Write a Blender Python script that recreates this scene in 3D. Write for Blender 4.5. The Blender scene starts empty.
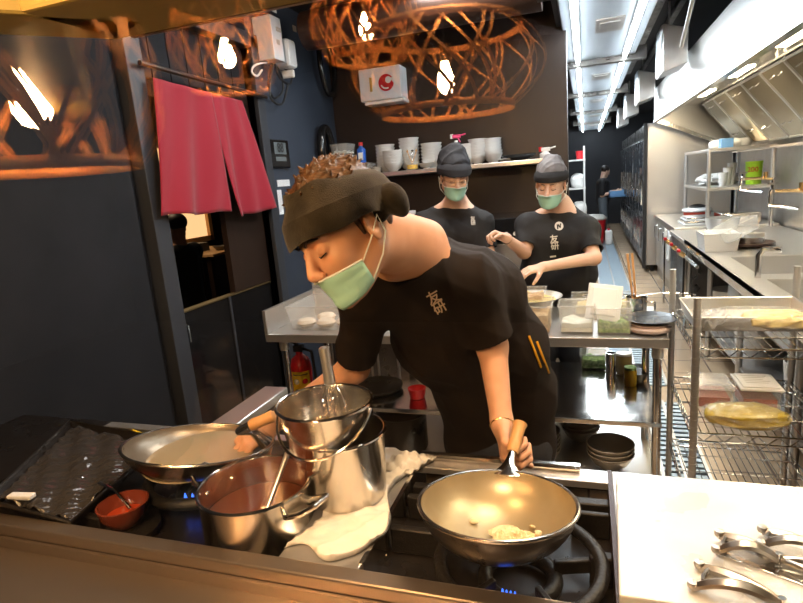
import bpy, math, random
import numpy as np
from mathutils import Vector, Matrix
from mathutils.bvhtree import BVHTree
random.seed(7); rng = np.random.default_rng(7)
PI = math.pi
sc = bpy.context.scene
COL = sc.collection

# ------------------------------------------------ camera, measured from the vanishing points of the room
F = 553.0
def nrm(v):
    v = np.array(v, float); return v/np.linalg.norm(v)
AY = nrm((184, 133, -553)); AX = nrm((1651, 16, 553)); AX = nrm(AX-AX.dot(AY)*AY); AZ = np.cross(AX, AY)
RM = np.array([AX, AY, AZ])
CAM = np.array((0, 0, 1.6))
def ray(px, py): return RM@np.array((px-401.5, -(py-301.5), -F))
def atz(px, py, z): d = ray(px, py); return CAM+d*(z-CAM[2])/d[2]
def aty(px, py, y): d = ray(px, py); return CAM+d*(y-CAM[1])/d[1]
def atx(px, py, x): d = ray(px, py); return CAM+d*(x-CAM[0])/d[0]
def cdir(a, b, c): return nrm(RM@np.array((a, b, c)))
cam = bpy.data.objects.new('camera', bpy.data.cameras.new('camera')); COL.objects.link(cam)
M4 = Matrix.Identity(4)
for i in range(3):
    for j in range(3): M4[i][j] = float(RM[i, j])
M4.translation = Vector(CAM)
cam.matrix_world = M4
cam.data.sensor_width = 36; cam.data.lens = F*36/803; cam.data.clip_start = .02; cam.data.clip_end = 100
sc.camera = cam

# ------------------------------------------------ materials
MATS = {}
def mat(name, col=(.5, .5, .5), rough=.5, metal=0., noise=None, bump=0., bscale=40, em=None, es=0., trans=0., alpha=1., sss=0., spec=.5, coat=0., stretch=None, sheen=0., ior=1.45, rvar=0.):
    if name in MATS: return MATS[name]
    m = bpy.data.materials.new(name); m.use_nodes = True; MATS[name] = m
    nt = m.node_tree; b = nt.nodes['Principled BSDF']; N = nt.nodes.new; L = nt.links.new
    b.inputs['Base Color'].default_value = (*col, 1); b.inputs['Roughness'].default_value = rough
    b.inputs['Metallic'].default_value = metal; b.inputs['Specular IOR Level'].default_value = spec
    b.inputs['IOR'].default_value = ior
    b.inputs['Transmission Weight'].default_value = trans
    b.inputs['Coat Weight'].default_value = coat
    b.inputs['Subsurface Weight'].default_value = sss
    if sss: b.inputs['Subsurface Radius'].default_value = (.02, .008, .004); b.inputs['Subsurface Scale'].default_value = .5
    b.inputs['Sheen Weight'].default_value = sheen
    if em: b.inputs['Emission Color'].default_value = (*em, 1); b.inputs['Emission Strength'].default_value = es
    tc = None
    if noise or bump or rvar:
        tc = N('ShaderNodeTexCoord'); mp = N('ShaderNodeMapping'); L(tc.outputs['Object'], mp.inputs[0])
        if stretch: mp.inputs['Scale'].default_value = stretch
    if noise:      # (second colour, scale, lo, hi)
        c2, s, lo, hi = noise
        n = N('ShaderNodeTexNoise'); n.inputs['Scale'].default_value = s; n.inputs['Detail'].default_value = 5
        r = N('ShaderNodeValToRGB'); r.color_ramp.elements[0].position = lo; r.color_ramp.elements[1].position = hi
        r.color_ramp.elements[0].color = (*col, 1); r.color_ramp.elements[1].color = (*c2, 1)
        L(mp.outputs[0], n.inputs[0]); L(n.outputs[0], r.inputs[0]); L(r.outputs[0], b.inputs['Base Color'])
    if rvar:
        n = N('ShaderNodeTexNoise'); n.inputs['Scale'].default_value = 9; n.inputs['Detail'].default_value = 6
        r = N('ShaderNodeMapRange'); r.inputs[3].default_value = max(.02, rough-rvar); r.inputs[4].default_value = rough+rvar
        r.inputs[1].default_value = .3; r.inputs[2].default_value = .7
        L(mp.outputs[0], n.inputs[0]); L(n.outputs[0], r.inputs[0]); L(r.outputs[0], b.inputs['Roughness'])
    if bump:
        n = N('ShaderNodeTexNoise'); n.inputs['Scale'].default_value = bscale; n.inputs['Detail'].default_value = 4
        bp = N('ShaderNodeBump'); bp.inputs['Strength'].default_value = bump; bp.inputs['Distance'].default_value = .004
        L(mp.outputs[0], n.inputs[0]); L(n.outputs[0], bp.inputs['Height']); L(bp.outputs[0], b.inputs['Normal'])
    if alpha < 1:
        t = N('ShaderNodeBsdfTransparent'); mx = N('ShaderNodeMixShader'); mx.inputs[0].default_value = alpha
        out = nt.nodes['Material Output']; L(t.outputs[0], mx.inputs[1]); L(b.outputs[0], mx.inputs[2]); L(mx.outputs[0], out.inputs[0])
    return m
def M(k): return MATS[k]
mat('steel', (.64, .63, .61), .30, .85, rvar=.02)
mat('panel_steel', (.52, .58, .64), .38, .5)
mat('pot_steel', (.66, .62, .56), .20, 1., rvar=.05)
mat('wok_edge', (.35, .33, .30), .25, 1.)
mat('steel_dull', (.50, .49, .47), .38, 1., rvar=.1)
mat('steel_polished', (.72, .70, .67), .14, 1., rvar=.06)
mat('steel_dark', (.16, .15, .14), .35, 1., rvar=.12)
mat('counter_rim', (.40, .33, .27), .30, .85, rvar=.02)
mat('tong_steel', (.38, .35, .31), .28, 1.)
mat('chrome', (.8, .8, .8), .1, 1.)
mat('brass_dull', (.20, .15, .07), .4, .6)
mat('brass', (.75, .5, .22), .25, 1.)
mat('rail_gold', (.50, .36, .09), .45, .3, noise=((.40, .28, .07), 3, .3, .7))
mat('copper', (.90, .40, .12), .45, .5)
mat('bulb', (1, .8, .5), em=(1, .58, .24), es=600)
mat('tube', (1, 1, 1), em=(.84, .94, 1.), es=42)
mat('hoodlamp', (1, 1, 1), em=(1, .82, .54), es=62)
mat('slate_wall', (.012, .014, .018), .8, spec=.2, bump=.1, bscale=25, noise=((.018, .020, .025), 4, .3, .7))
mat('slate_frame', (.035, .040, .050), .5)
mat('blue_wall', (.040, .054, .082), .6, noise=((.034, .046, .070), 3, .3, .7))
mat('back_wall', (.020, .014, .013), .4, noise=((.028, .018, .015), 2.5, .3, .7))
mat('black', (.012, .012, .013), .5)
mat('black_gloss', (.010, .010, .011), .14)
mat('black_metal', (.014, .012, .011), .32, .2, rvar=.08)
mat('cast_iron', (.018, .016, .014), .45, .5, bump=.4, bscale=120)
mat('dark_board', (.020, .012, .009), .35, noise=((.028, .016, .011), 3, .3, .7), stretch=(8, 8, 1))
mat('ceiling', (.010, .011, .014), .7)
mat('brown_duct', (.035, .016, .010), .4)
mat('white_plastic', (.80, .80, .78), .35)
mat('white_box', (.72, .76, .80), .4)
mat('ceramic', (.82, .85, .86), .2, coat=.3)
mat('ceramic_grey', (.50, .48, .43), .3, coat=.2)
mat('ceramic_dark_in', (.14, .13, .115), .35)
mat('clear_plastic', (.85, .88, .88), .12, alpha=.15)
mat('cloudy_plastic', (.82, .84, .83), .2, alpha=.24)
mat('bag_plastic', (.7, .7, .68), .08, alpha=.15, spec=1.)
mat('red_cloth', (.31, .010, .030), .85, bump=.25, bscale=400, sheen=.2)
mat('red', (.55, .012, .02), .3)
mat('red_dull', (.45, .06, .03), .4)
mat('yellow', (.80, .55, .03), .4)
mat('orange_tape', (.85, .42, .02), .5)
mat('lime', (.45, .80, .04), .35)
mat('pink', (.8, .08, .25), .4)
mat('blue', (.02, .12, .55), .35)
mat('blue_crate', (.14, .33, .62), .5)
mat('mask', (.36, .66, .55), .8, bump=.2, bscale=300)
mat('mask_trim', (.75, .8, .76), .8)
mat('skin', (.66, .36, .22), .48, sss=.12, noise=((.60, .31, .18), 30, .3, .7))
mat('skin_pale', (.70, .45, .33), .5, sss=.1)
mat('lips', (.42, .16, .12), .45)
mat('eye', (.8, .78, .74), .2)
mat('iris', (.02, .012, .008), .2)
mat('hair_brown', (.030, .013, .006), .45, noise=((.11, .05, .018), 60, .35, .65), bump=.5, bscale=90, stretch=(1, 1, 3))
mat('hair_black', (.012, .009, .008), .4, bump=.4, bscale=90)
mat('fleece', (.010, .008, .006), .95, spec=.15, noise=((.045, .038, .029), 18, .35, .7), bump=.5, bscale=420, sheen=.25)
mat('fleece_mark', (.035, .030, .024), .95, sheen=.3, bump=.6, bscale=260)
mat('cap_grey', (.020, .021, .027), .8, bump=.4, bscale=300)
mat('cap_black', (.012, .012, .014), .8, bump=.4, bscale=300)
mat('bandana_grey', (.17, .16, .165), .6, bump=.5, bscale=40)
mat('shirt', (.014, .0095, .008), .8, noise=((.020, .014, .011), 5, .3, .7), bump=.3, bscale=500, spec=.2)
mat('shirt_black', (.010, .010, .012), .75, bump=.3, bscale=500)
mat('trousers', (.016, .018, .024), .8, bump=.4, bscale=200, noise=((.026, .028, .036), 8, .3, .7))
mat('trousers_grey', (.10, .12, .14), .8)
mat('blouse', (.40, .29, .22), .85)
mat('print_white', (.72, .70, .64), .8)
mat('print_cream', (.75, .58, .40), .8)
mat('wood', (.62, .34, .13), .45, noise=((.50, .25, .09), 6, .3, .7), stretch=(8, 8, 1))
mat('wood_light', (.70, .43, .20), .5)
mat('towel', (.74, .70, .62), .95, bump=1., bscale=38)
mat('board_top', (.66, .66, .64), .30, .15, noise=((.58, .57, .53), 7, .45, .75), rvar=.1)
mat('wok_worn', (.24, .20, .15), .34, .6, rvar=.08, noise=((.16, .13, .09), 9, .35, .7))
mat('wok_inside', (.46, .38, .24), .36, .5, rvar=.08, noise=((.34, .27, .15), 9, .35, .7))
mat('broth', (.16, .045, .018), .12, spec=.8, coat=.5)
mat('sauce', (.32, .24, .10), .15)
mat('oilwater', (.30, .25, .16), .05, coat=.5)
mat('garlic', (.76, .62, .38), .6, bump=.6, bscale=150)
mat('yellow_paste', (.42, .31, .03), .35, noise=((.55, .44, .12), 30, .5, .75), bump=.8, bscale=60, coat=.4)
mat('noodle', (.72, .58, .22), .45, noise=((.55, .40, .12), 40, .4, .65), bump=.7, bscale=80)
mat('brown_food', (.42, .24, .09), .7, noise=((.60, .42, .20), 60, .35, .65), bump=1., bscale=90)
mat('white_food', (.78, .78, .68), .7, bump=.8, bscale=90)
mat('green_food', (.10, .22, .03), .7, noise=((.35, .50, .16), 70, .4, .65), bump=1., bscale=110)
mat('red_sauce', (.42, .05, .015), .35)
mat('bun', (.80, .70, .56), .7)
mat('oil_yellow', (.80, .52, .04), .15)
mat('brown_bowl', (.17, .035, .018), .2, coat=.4)
mat('flame', (.02, .1, .9), em=(.04, .16, 1.), es=2.2)
mat('film_plastic', (.035, .032, .030), .12, .0, bump=1., bscale=14, spec=.9)
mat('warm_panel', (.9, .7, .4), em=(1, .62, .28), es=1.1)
mat('rubber', (.01, .01, .01), .6)
mat('screen', (.10, .12, .13), .2, em=(.3, .36, .38), es=.12)
mat('paper', (.74, .78, .82), .7)
mat('pinkscale', (.72, .60, .58), .35)
mat('slateplate', (.05, .06, .075), .25)
mat('far_wall', (.016, .018, .024), .6)
mat('grate_blue', (.36, .46, .54), .45, .3)
mat('filter', (.34, .30, .23), .4, .9)
mat('fridge', (.30, .31, .33), .25, 1., rvar=.08)
mat('fridge_glass', (.05, .06, .07), .08, coat=.5)
def tiles(name, c1, c2, grout, size, rough):
    m = bpy.data.materials.new(name); m.use_nodes = True; MATS[name] = m
    nt = m.node_tree; b = nt.nodes['Principled BSDF']; N = nt.nodes.new; L = nt.links.new
    tc = N('ShaderNodeTexCoord'); br = N('ShaderNodeTexBrick'); br.offset = 0
    br.inputs['Color1'].default_value = (*c1, 1); br.inputs['Color2'].default_value = (*c2, 1); br.inputs['Mortar'].default_value = (*grout, 1)
    br.inputs['Scale'].default_value = 1; br.inputs['Mortar Size'].default_value = .006
    br.inputs['Brick Width'].default_value = size; br.inputs['Row Height'].default_value = size
    L(tc.outputs['Object'], br.inputs[0]); L(br.outputs[0], b.inputs['Base Color']); b.inputs['Roughness'].default_value = rough
tiles('floor_tiles', (.46, .34, .22), (.40, .29, .19), (.14, .10, .08), .3, .25)
tiles('customer_floor', (.06, .045, .035), (.05, .04, .03), (.03, .02, .02), .5, .4)
# window glass: two clean faces, each mostly clear with a weak mirror reflection that grows at grazing angles
g = bpy.data.materials.new('window_glass'); g.use_nodes = True; MATS['window_glass'] = g
nt = g.node_tree; nt.nodes.clear(); N = nt.nodes.new; L = nt.links.new
o_ = N('ShaderNodeOutputMaterial'); mx = N('ShaderNodeMixShader'); tr = N('ShaderNodeBsdfTransparent'); gl = N('ShaderNodeBsdfGlossy')
lw = N('ShaderNodeLayerWeight'); lw.inputs['Blend'].default_value = .5; pw = N('ShaderNodeMath'); pw.operation = 'POWER'; pw.inputs[1].default_value = 5; ma = N('ShaderNodeMath'); ma.operation = 'MULTIPLY_ADD'; ma.inputs[1].default_value = .9; ma.inputs[2].default_value = .048; L(lw.outputs['Facing'], pw.inputs[0]); L(pw.outputs[0], ma.inputs[0]); gl.inputs['Roughness'].default_value = 0; 
L(ma.outputs[0], mx.inputs[0]); L(tr.outputs[0], mx.inputs[1]); L(gl.outputs[0], mx.inputs[2]); L(mx.outputs[0], o_.inputs[0])

# ------------------------------------------------ mesh helpers
WL = {}
def smooth_pts(P, n=8, closed=False):
    P = [np.array(p, float) for p in P]; out = []; m = len(P)
    for i in range(m-1):
        a, b, c, d = P[max(i-1, 0)], P[i], P[i+1], P[min(i+2, m-1)]
        for k in range(n): t = k/n; out.append(.5*((2*b)+(-a+c)*t+(2*a-5*b+4*c-d)*t*t+(-a+3*b-3*c+d)*t**3))
    return out+[P[-1]]
def wloc(o): return WL.get(o.name, Vector((0, 0, 0)))
def frame_to(d):
    d = Vector(d).normalized(); a = Vector((0, 0, 1)) if abs(d.z) < .95 else Vector((1, 0, 0))
    x = a.cross(d).normalized(); return x, d.cross(x), d
class MB:
    def __init__(s): s.v = []; s.f = []
    def add(s, vs, fs):
        n = len(s.v); s.v += [tuple(map(float, v)) for v in vs]; s.f += [tuple(i+n for i in f) for f in fs]; return s
    def box(s, x0, x1, y0, y1, z0, z1):
        x0, x1 = min(x0, x1), max(x0, x1); y0, y1 = min(y0, y1), max(y0, y1); z0, z1 = min(z0, z1), max(z0, z1)
        return s.add([(x0, y0, z0), (x1, y0, z0), (x1, y1, z0), (x0, y1, z0), (x0, y0, z1), (x1, y0, z1), (x1, y1, z1), (x0, y1, z1)],
                     [(0, 3, 2, 1), (4, 5, 6, 7), (0, 1, 5, 4), (1, 2, 6, 5), (2, 3, 7, 6), (3, 0, 4, 7)])
    def obox(s, c, sx, sy, sz, R=None):
        R = R or Matrix.Identity(3); c = Vector(c); vs = []
        for z in (-.5, .5):
            for x, y in ((-.5, -.5), (.5, -.5), (.5, .5), (-.5, .5)): vs.append(c+R@Vector((x*sx, y*sy, z*sz)))
        return s.add(vs, [(0, 3, 2, 1), (4, 5, 6, 7), (0, 1, 5, 4), (1, 2, 6, 5), (2, 3, 7, 6), (3, 0, 4, 7)])
    def cyl(s, p0, p1, r0, r1=None, n=16):
        r1 = r0 if r1 is None else r1; p0 = Vector(p0); p1 = Vector(p1); x, y, d = frame_to(p1-p0); vs = []
        for p, r in ((p0, r0), (p1, r1)):
            for i in range(n): a = 2*PI*i/n; vs.append(p+(x*math.cos(a)+y*math.sin(a))*r)
        fs = [(i, (i+1) % n, n+(i+1) % n, n+i) for i in range(n)]+[tuple(range(n-1, -1, -1)), tuple(range(n, 2*n))]
        return s.add(vs, fs)
    def tube(s, pts, r, n=8, closed=False):
        P = [Vector(p) for p in pts]; m = len(P); vs = []; px = None
        rs = r if isinstance(r, (list, tuple)) else [r]*m
        for i in range(m):
            if closed: t = P[(i+1) % m]-P[i-1]
            else: t = P[min(i+1, m-1)]-P[max(i-1, 0)]
            t.normalize()
            if px is None: px, _, _ = frame_to(t)
            px = (px-t*px.dot(t)).normalized(); py = t.cross(px)
            for k in range(n): a = 2*PI*k/n; vs.append(P[i]+(px*math.cos(a)+py*math.sin(a))*rs[i])
        fs = []
        for i in range(m if closed else m-1):
            for k in range(n): j = (i+1) % m; fs.append((i*n+k, i*n+(k+1) % n, j*n+(k+1) % n, j*n+k))
        if not closed: fs += [tuple(range(n-1, -1, -1)), tuple(range((m-1)*n, m*n))]
        return s.add(vs, fs)
    def lathe(s, prof, c=(0, 0, 0), n=40, R=None, sx=1., sy=1., caps=True):
        c = Vector(c); vs = []; fs = []; m = len(prof)
        for r, z in prof:
            for i in range(n):
                a = 2*PI*i/n; v = Vector((r*math.cos(a)*sx, r*math.sin(a)*sy, z)); vs.append(c+(R@v if R else v))
        for j in range(m-1):
            for i in range(n): fs.append((j*n+i, j*n+(i+1) % n, (j+1)*n+(i+1) % n, (j+1)*n+i))
        if caps: fs.append(tuple(range(n-1, -1, -1))); fs.append(tuple(range((m-1)*n, m*n)))
        return s.add(vs, fs)
    def prism(s, poly, ext):
        n = len(poly); e = Vector(ext); P = [Vector(p) for p in poly]
        return s.add(P+[p+e for p in P], [tuple(range(n-1, -1, -1)), tuple(range(n, 2*n))]+[(i, (i+1) % n, n+(i+1) % n, n+i) for i in range(n)])
    def grid(s, nu, nv, fn, closed_u=False):
        vs = [fn(i/(nu if closed_u else nu-1), j/(nv-1)) for j in range(nv) for i in range(nu)]
        fs = [(j*nu+i, j*nu+(i+1) % nu, (j+1)*nu+(i+1) % nu, (j+1)*nu+i) for j in range(nv-1) for i in range(nu if closed_u else nu-1)]
        return s.add(vs, fs)
    def build(s, name, m, parent=None, smooth=True, bevel=0, solid=0, sub=0):
        me = bpy.data.meshes.new(name); off = wloc(parent) if parent else Vector((0, 0, 0))
        me.from_pydata([(v[0]-off.x, v[1]-off.y, v[2]-off.z) for v in s.v], [], s.f)
        me.materials.append(M(m) if isinstance(m, str) else m)
        o = bpy.data.objects.new(name, me); COL.objects.link(o)
        if parent: o.parent = parent
        WL[o.name] = off.copy()
        me.polygons.foreach_set('use_smooth', [smooth]*len(me.polygons))
        if smooth and hasattr(me, 'set_sharp_from_angle'): me.set_sharp_from_angle(angle=math.radians(38))
        if solid: md = o.modifiers.new('s', 'SOLIDIFY'); md.thickness = solid; md.offset = 0
        if bevel: md = o.modifiers.new('b', 'BEVEL'); md.width = bevel; md.segments = 2; md.limit_method = 'ANGLE'
        if sub: md = o.modifiers.new('u', 'SUBSURF'); md.levels = sub; md.render_levels = sub
        return o
def tag(o, label, cat, group=None, kind=None):
    o['label'] = label; o['category'] = cat
    if group: o['group'] = group
    if kind: o['kind'] = kind
    return o
def T(name, label, cat, loc, group=None):
    o = bpy.data.objects.new(name, None); COL.objects.link(o); o.location = Vector([float(c) for c in loc]); o.empty_display_size = .05
    WL[o.name] = o.location.copy(); return tag(o, label, cat, group)
def struct(o): o['kind'] = 'structure'; return o
def B(*a): return MB().box(*a)
def kids(o): return [c for c in COL.objects if c.parent == o]
def dup(o, delta, label=None, scale=None, rotz=None, par=None):
    chs = kids(o); c = o.copy(); COL.objects.link(c); c.parent = par
    if par is None:
        c.location = o.location+Vector([float(x) for x in delta])
        if label: c['label'] = label
        if scale: c.scale = (scale,)*3
        if rotz is not None: c.rotation_euler.z = rotz
    for ch in chs: dup(ch, None, par=c)
    return c
def one(mb, name, m, label, cat, loc=None, group=None, **k):
    """a thing that is one mesh, its origin at loc"""
    loc = Vector([float(c) for c in loc]) if loc is not None else Vector(np.mean(np.array(mb.v), 0))
    for i, v in enumerate(mb.v): mb.v[i] = (v[0]-loc.x, v[1]-loc.y, v[2]-loc.z)
    o = mb.build(name, m, **k); o.location = loc; WL[o.name] = loc.copy(); return tag(o, label, cat, group)
def text_mesh(body, size, fn, parent, m, name='lettering', spacing=1., vertical=False):
    """flat lettering; fn maps the (x, y) of the letters to a point in the place"""
    cu = bpy.data.curves.new('t', 'FONT'); cu.body = '\n'.join(body) if vertical else body; cu.size = size; cu.align_x = 'CENTER'; cu.align_y = 'CENTER'
    cu.space_line = spacing; cu.resolution_u = 3; cu.offset = size*.018
    o = bpy.data.objects.new('t', cu); COL.objects.link(o); dg = bpy.context.evaluated_depsgraph_get()
    me = bpy.data.meshes.new_from_object(o.evaluated_get(dg)); bpy.data.objects.remove(o)
    mb = MB(); mb.add([fn(v.co.x, v.co.y) for v in me.vertices], [tuple(p.vertices) for p in me.polygons])
    bpy.data.meshes.remove(me)
    return mb.build(name, m, parent, smooth=False)

# ------------------------------------------------ bodies: one continuous surface grown from tapered limbs
import openvdb
def smin(a, b, k):
    h = np.maximum(k-np.abs(a-b), 0)/k; return np.minimum(a, b)-h*h*k*.25
class SDF:
    def __init__(s): s.P = []
    def cap(s, a, b, r0, r1=None, k=.02, op='+', cut=None):
        s.P.append(('c', np.array(a, float), np.array(b, float), r0, r0 if r1 is None else r1, k, op, cut)); return s
    def ell(s, c, rad, axes=None, k=.02, op='+'):
        s.P.append(('e', np.array(c, float), np.array(rad, float), np.eye(3) if axes is None else np.array(axes, float), None, k, op, None)); return s
    def sph(s, c, r, k=.02, op='+'): return s.cap(c, np.array(c, float)+1e-5, r, r, k, op)
    def inflated(s, d):
        q = SDF()
        for p in s.P:
            p = list(p)
            if p[0] == 'c': p[3] += d; p[4] += d
            else: p[2] = p[2]+d
            q.P.append(tuple(p))
        return q
    def bbox(s):
        lo = np.full(3, 1e9); hi = -lo
        for p in s.P:
            if p[6] != '+': continue
            if p[0] == 'c':
                for q, r in ((p[1], p[3]), (p[2], p[4])): lo = np.minimum(lo, q-r); hi = np.maximum(hi, q+r)
            else:
                r = p[2].max(); lo = np.minimum(lo, p[1]-r); hi = np.maximum(hi, p[1]+r)
        return lo, hi
    def mesh(s, h):
        lo, hi = s.bbox(); lo = lo-4*h; hi = hi+4*h; n = np.ceil((hi-lo)/h).astype(int)+1
        BG = .06; fld = np.full(n, BG, np.float32)
        for typ, a, b, r0, r1, k, op, cut in s.P:
            pad = k+5*h
            if typ == 'c': l = np.minimum(a-r0, b-r1)-pad; u = np.maximum(a+r0, b+r1)+pad
            else: l = a-b.max()-pad; u = a+b.max()+pad
            i0 = np.clip(((l-lo)/h).astype(int), 0, n-1); i1 = np.clip(((u-lo)/h).astype(int)+2, 1, n)
            if (i1 <= i0).any(): continue
            X = lo[0]+h*np.arange(i0[0], i1[0], dtype=np.float32)[:, None, None]
            Y = lo[1]+h*np.arange(i0[1], i1[1], dtype=np.float32)[None, :, None]
            Z = lo[2]+h*np.arange(i0[2], i1[2], dtype=np.float32)[None, None, :]
            if typ == 'c':
                ba = b-a; L2 = float(ba@ba)+1e-12
                dx, dy, dz = X-a[0], Y-a[1], Z-a[2]
                tt = (dx*ba[0]+dy*ba[1]+dz*ba[2])/L2; t = np.clip(tt, 0, 1)
                d = np.sqrt((dx-t*ba[0])**2+(dy-t*ba[1])**2+(dz-t*ba[2])**2)-(r0+(r1-r0)*t)
                if cut: d = np.maximum(d, (tt-cut)*math.sqrt(L2))
            else:
                dx, dy, dz = X-a[0], Y-a[1], Z-a[2]; k0 = 0; k1 = 0
                A = r0
                for i in range(3):
                    q = (dx*A[i][0]+dy*A[i][1]+dz*A[i][2])/b[i]; k0 = k0+q*q; k1 = k1+(q/b[i])**2
                k0 = np.sqrt(k0); k1 = np.sqrt(k1); d = k0*(k0-1)/np.maximum(k1, 1e-6)
            sub = fld[i0[0]:i1[0], i0[1]:i1[1], i0[2]:i1[2]]
            if op == '+': sub[...] = smin(sub, d, k)
            else: sub[...] = -smin(-sub, d, k)
        g = openvdb.FloatGrid(BG); g.copyFromArray(fld)
        pts, quads = g.convertToQuads(0.)
        return pts*h+lo, quads
# ------------------------------------------------ people
def axes(f, u):
    f = nrm(f); u = np.array(u, float); u = nrm(u-u.dot(f)*f); return f, u, np.cross(f, u)
def add_head(S, c, f, u, s=1.):
    f, u, r = axes(f, u); c = np.array(c); A = np.array([r, f, u])
    def p(x, y, z): return c+(r*x+f*y+u*z)*s
    def e(x, y, z, a, b, d, k=.02, op='+'): S.ell(p(x, y, z), (a*s, b*s, d*s), A, k*s, op)
    e(0, -.008, .045, .074, .092, .080)
    e(0, .030, -.020, .060, .064, .078, .03)
    e(0, .052, -.070, .036, .036, .030, .03)
    S.sph(p(0, .083, -.096), .017*s, .03*s)
    for q in (-1, 1):
        e(q*.036, .062, -.018, .022, .024, .022, .02)          # cheekbone
        S.cap(p(q*.052, -.005, -.045), p(q*.028, .060, -.085), .017*s, .014*s, .03*s)   # jaw
        S.cap(p(q*.012, .091, .033), p(q*.040, .078, .032), .008*s, .008*s, .012*s)     # brow
        S.sph(p(q*.031, .100, .010), .014*s, .012*s, '-')                               # eye socket
        S.ell(p(q*.031, .081, .010), (.016*s, .0125*s, .0115*s), A, .004*s)             # lid over the eye
        S.sph(p(q*.012, .105, -.030), .0085*s, .006*s)                                  # nostril wing
        # ear: rim around a hollow
        earA = np.array([nrm(r*q-f*.35), nrm(f+r*q*.35), u])
        S.ell(p(q*.077, -.008, .000), (.008*s, .019*s, .031*s), earA, .006*s)
        S.ell(p(q*.085, -.006, .006), (.006*s, .011*s, .019*s), earA, .004*s, '-')
    S.cap(p(0, .090, .028), p(0, .114, -.022), .007*s, .0115*s, .012*s)
    S.cap(p(-.016, .092, -.054), p(.016, .092, -.054), .008*s, .008*s, .008*s)
    S.cap(p(-.013, .091, -.065), p(.013, .091, -.065), .008*s, .008*s, .006*s)
    return p, (f, u, r)
def add_hand(S, w, d, n, s=1., thumb=1, curl=(.5, .6, .4), spread=.10, tcurl=.5, curls=None):
    """w wrist, d towards the knuckles, n out of the palm; thumb on side thumb*cross(d, n)"""
    d = nrm(d); n = np.array(n, float); n = nrm(n-n.dot(d)*d); sd = np.cross(d, n)*thumb; w = np.array(w)
    S.cap(w-d*.01*s, w+d*.02*s, .024*s, .022*s, .02*s)
    offs = (.030, .010, -.010, -.028); L = (.92, 1., .95, .78)
    for i, (o, l) in enumerate(zip(offs, L)):
        mc = w+(d*(.088-.006*abs(i-1))+sd*o)*s
        S.cap(w+(d*.02+sd*o*.6)*s, mc, .014*s, .0115*s, .012*s)
        c = curls[i] if curls else curl; th = 0; p = mc
        side = sd*(o/.03)*spread
        for ang, ln, r0, r1 in zip(c, (.044, .027, .022), (.0105, .0092, .0085), (.0092, .0085, .0068)):
            th += ang; q = p+(nrm(d*math.cos(th)+n*math.sin(th)+side*max(0, math.cos(th)))*ln*l)*s
            S.cap(p, q, r0*s, r1*s, .003*s); p = q
    b = w+(d*.022+sd*.022+n*.006)*s; t1 = nrm(d*.62+sd*.72+n*.35)
    m = b+t1*.044*s; t2 = nrm(t1+d*.5*tcurl+n*.9*tcurl-sd*.5*tcurl); e = m+t2*.034*s; t3 = nrm(t2+d*.2*tcurl+n*.5*tcurl-sd*.6*tcurl)
    S.cap(b, m, .017*s, .0125*s, .014*s); S.cap(m, e, .0125*s, .0105*s, .004*s); S.cap(e, e+t3*.026*s, .0105*s, .008*s, .003*s)
def skin_obj(S, h, name, m, parent, disp=None, smooth_it=0):
    pts, q = S.mesh(h); mb = MB()
    if disp is not None: pts = disp(pts)
    off = np.array(wloc(parent)) if parent else np.zeros(3)
    me = bpy.data.meshes.new(name); me.from_pydata((pts-off).tolist(), [], q.tolist()); me.materials.append(M(m))
    import bmesh
    bm = bmesh.new(); bm.from_mesh(me); bmesh.ops.recalc_face_normals(bm, faces=bm.faces)
    if smooth_it:
        for _ in range(smooth_it): bmesh.ops.smooth_vert(bm, verts=bm.verts, factor=.5, use_axis_x=True, use_axis_y=True, use_axis_z=True)
    bm.to_mesh(me); bm.free()
    me.polygons.foreach_set('use_smooth', [True]*len(me.polygons))
    o = bpy.data.objects.new(name, me); COL.objects.link(o); o.parent = parent; WL[o.name] = Vector(off)
    bvh = BVHTree.FromPolygons([Vector(p) for p in pts.tolist()], q.tolist())
    return o, bvh
def folds(amp, fr, seed):
    r = np.random.default_rng(seed); D = r.normal(size=(6, 3)); D /= np.linalg.norm(D, axis=1)[:, None]; ph = r.uniform(0, 6, 6)
    ctr = None
    def fn(p):
        c = p.mean(0); out = p-c; out = out/np.maximum(np.linalg.norm(out, axis=1), 1e-6)[:, None]
        w = np.zeros(len(p))
        for i in range(6):
            ww = (p@D[i])*fr*(1+.5*i)+ph[i]+1.3*np.sin((p@D[(i+1) % 6])*fr*.7)
            w += (1-np.abs(np.sin(ww)))**2/(1+.4*i)
        return p+out*(w*amp)[:, None]-out*amp*.8
    return fn
def surf(bvh, p, toward, back=.25):
    """nearest skin hit when looking from outside along toward"""
    t = Vector([float(x) for x in toward]).normalized(); p = Vector([float(x) for x in p])
    h, nn, i, d = bvh.ray_cast(p-t*back, t)
    return h, nn
def band(bvh, P, ax, name, m, parent, z0=.055, tilt=0., wid=.03, th=.016, n=56, wav=.0, zf=None, s=1., start=.0):
    """a cloth band tied round the head; P maps head coordinates to the place"""
    f, u, r = ax; mb = MB()
    def fn(a, b):
        th_ = 2*PI*a; ph = 2*PI*b
        dirx, diry = math.sin(th_), math.cos(th_)
        z = z0-tilt*diry+wid*math.sin(ph)*(1+wav*math.sin(5*th_))
        c = P(0, -.005, z); out = r*dirx+f*diry
        h, _ = surf(bvh, c, -out, .3)
        rad = (np.array(h)-c).dot(out) if h else .055*s
        rad = max(min(rad, .118*s), .055*s)
        return c+out*(rad+start+th*(.5+.5*math.cos(ph))*(1+wav*math.sin(7*th_+2*ph)))
    mb.grid(n, 13, fn, closed_u=True)
    return mb.build(name, m, parent)
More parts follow.
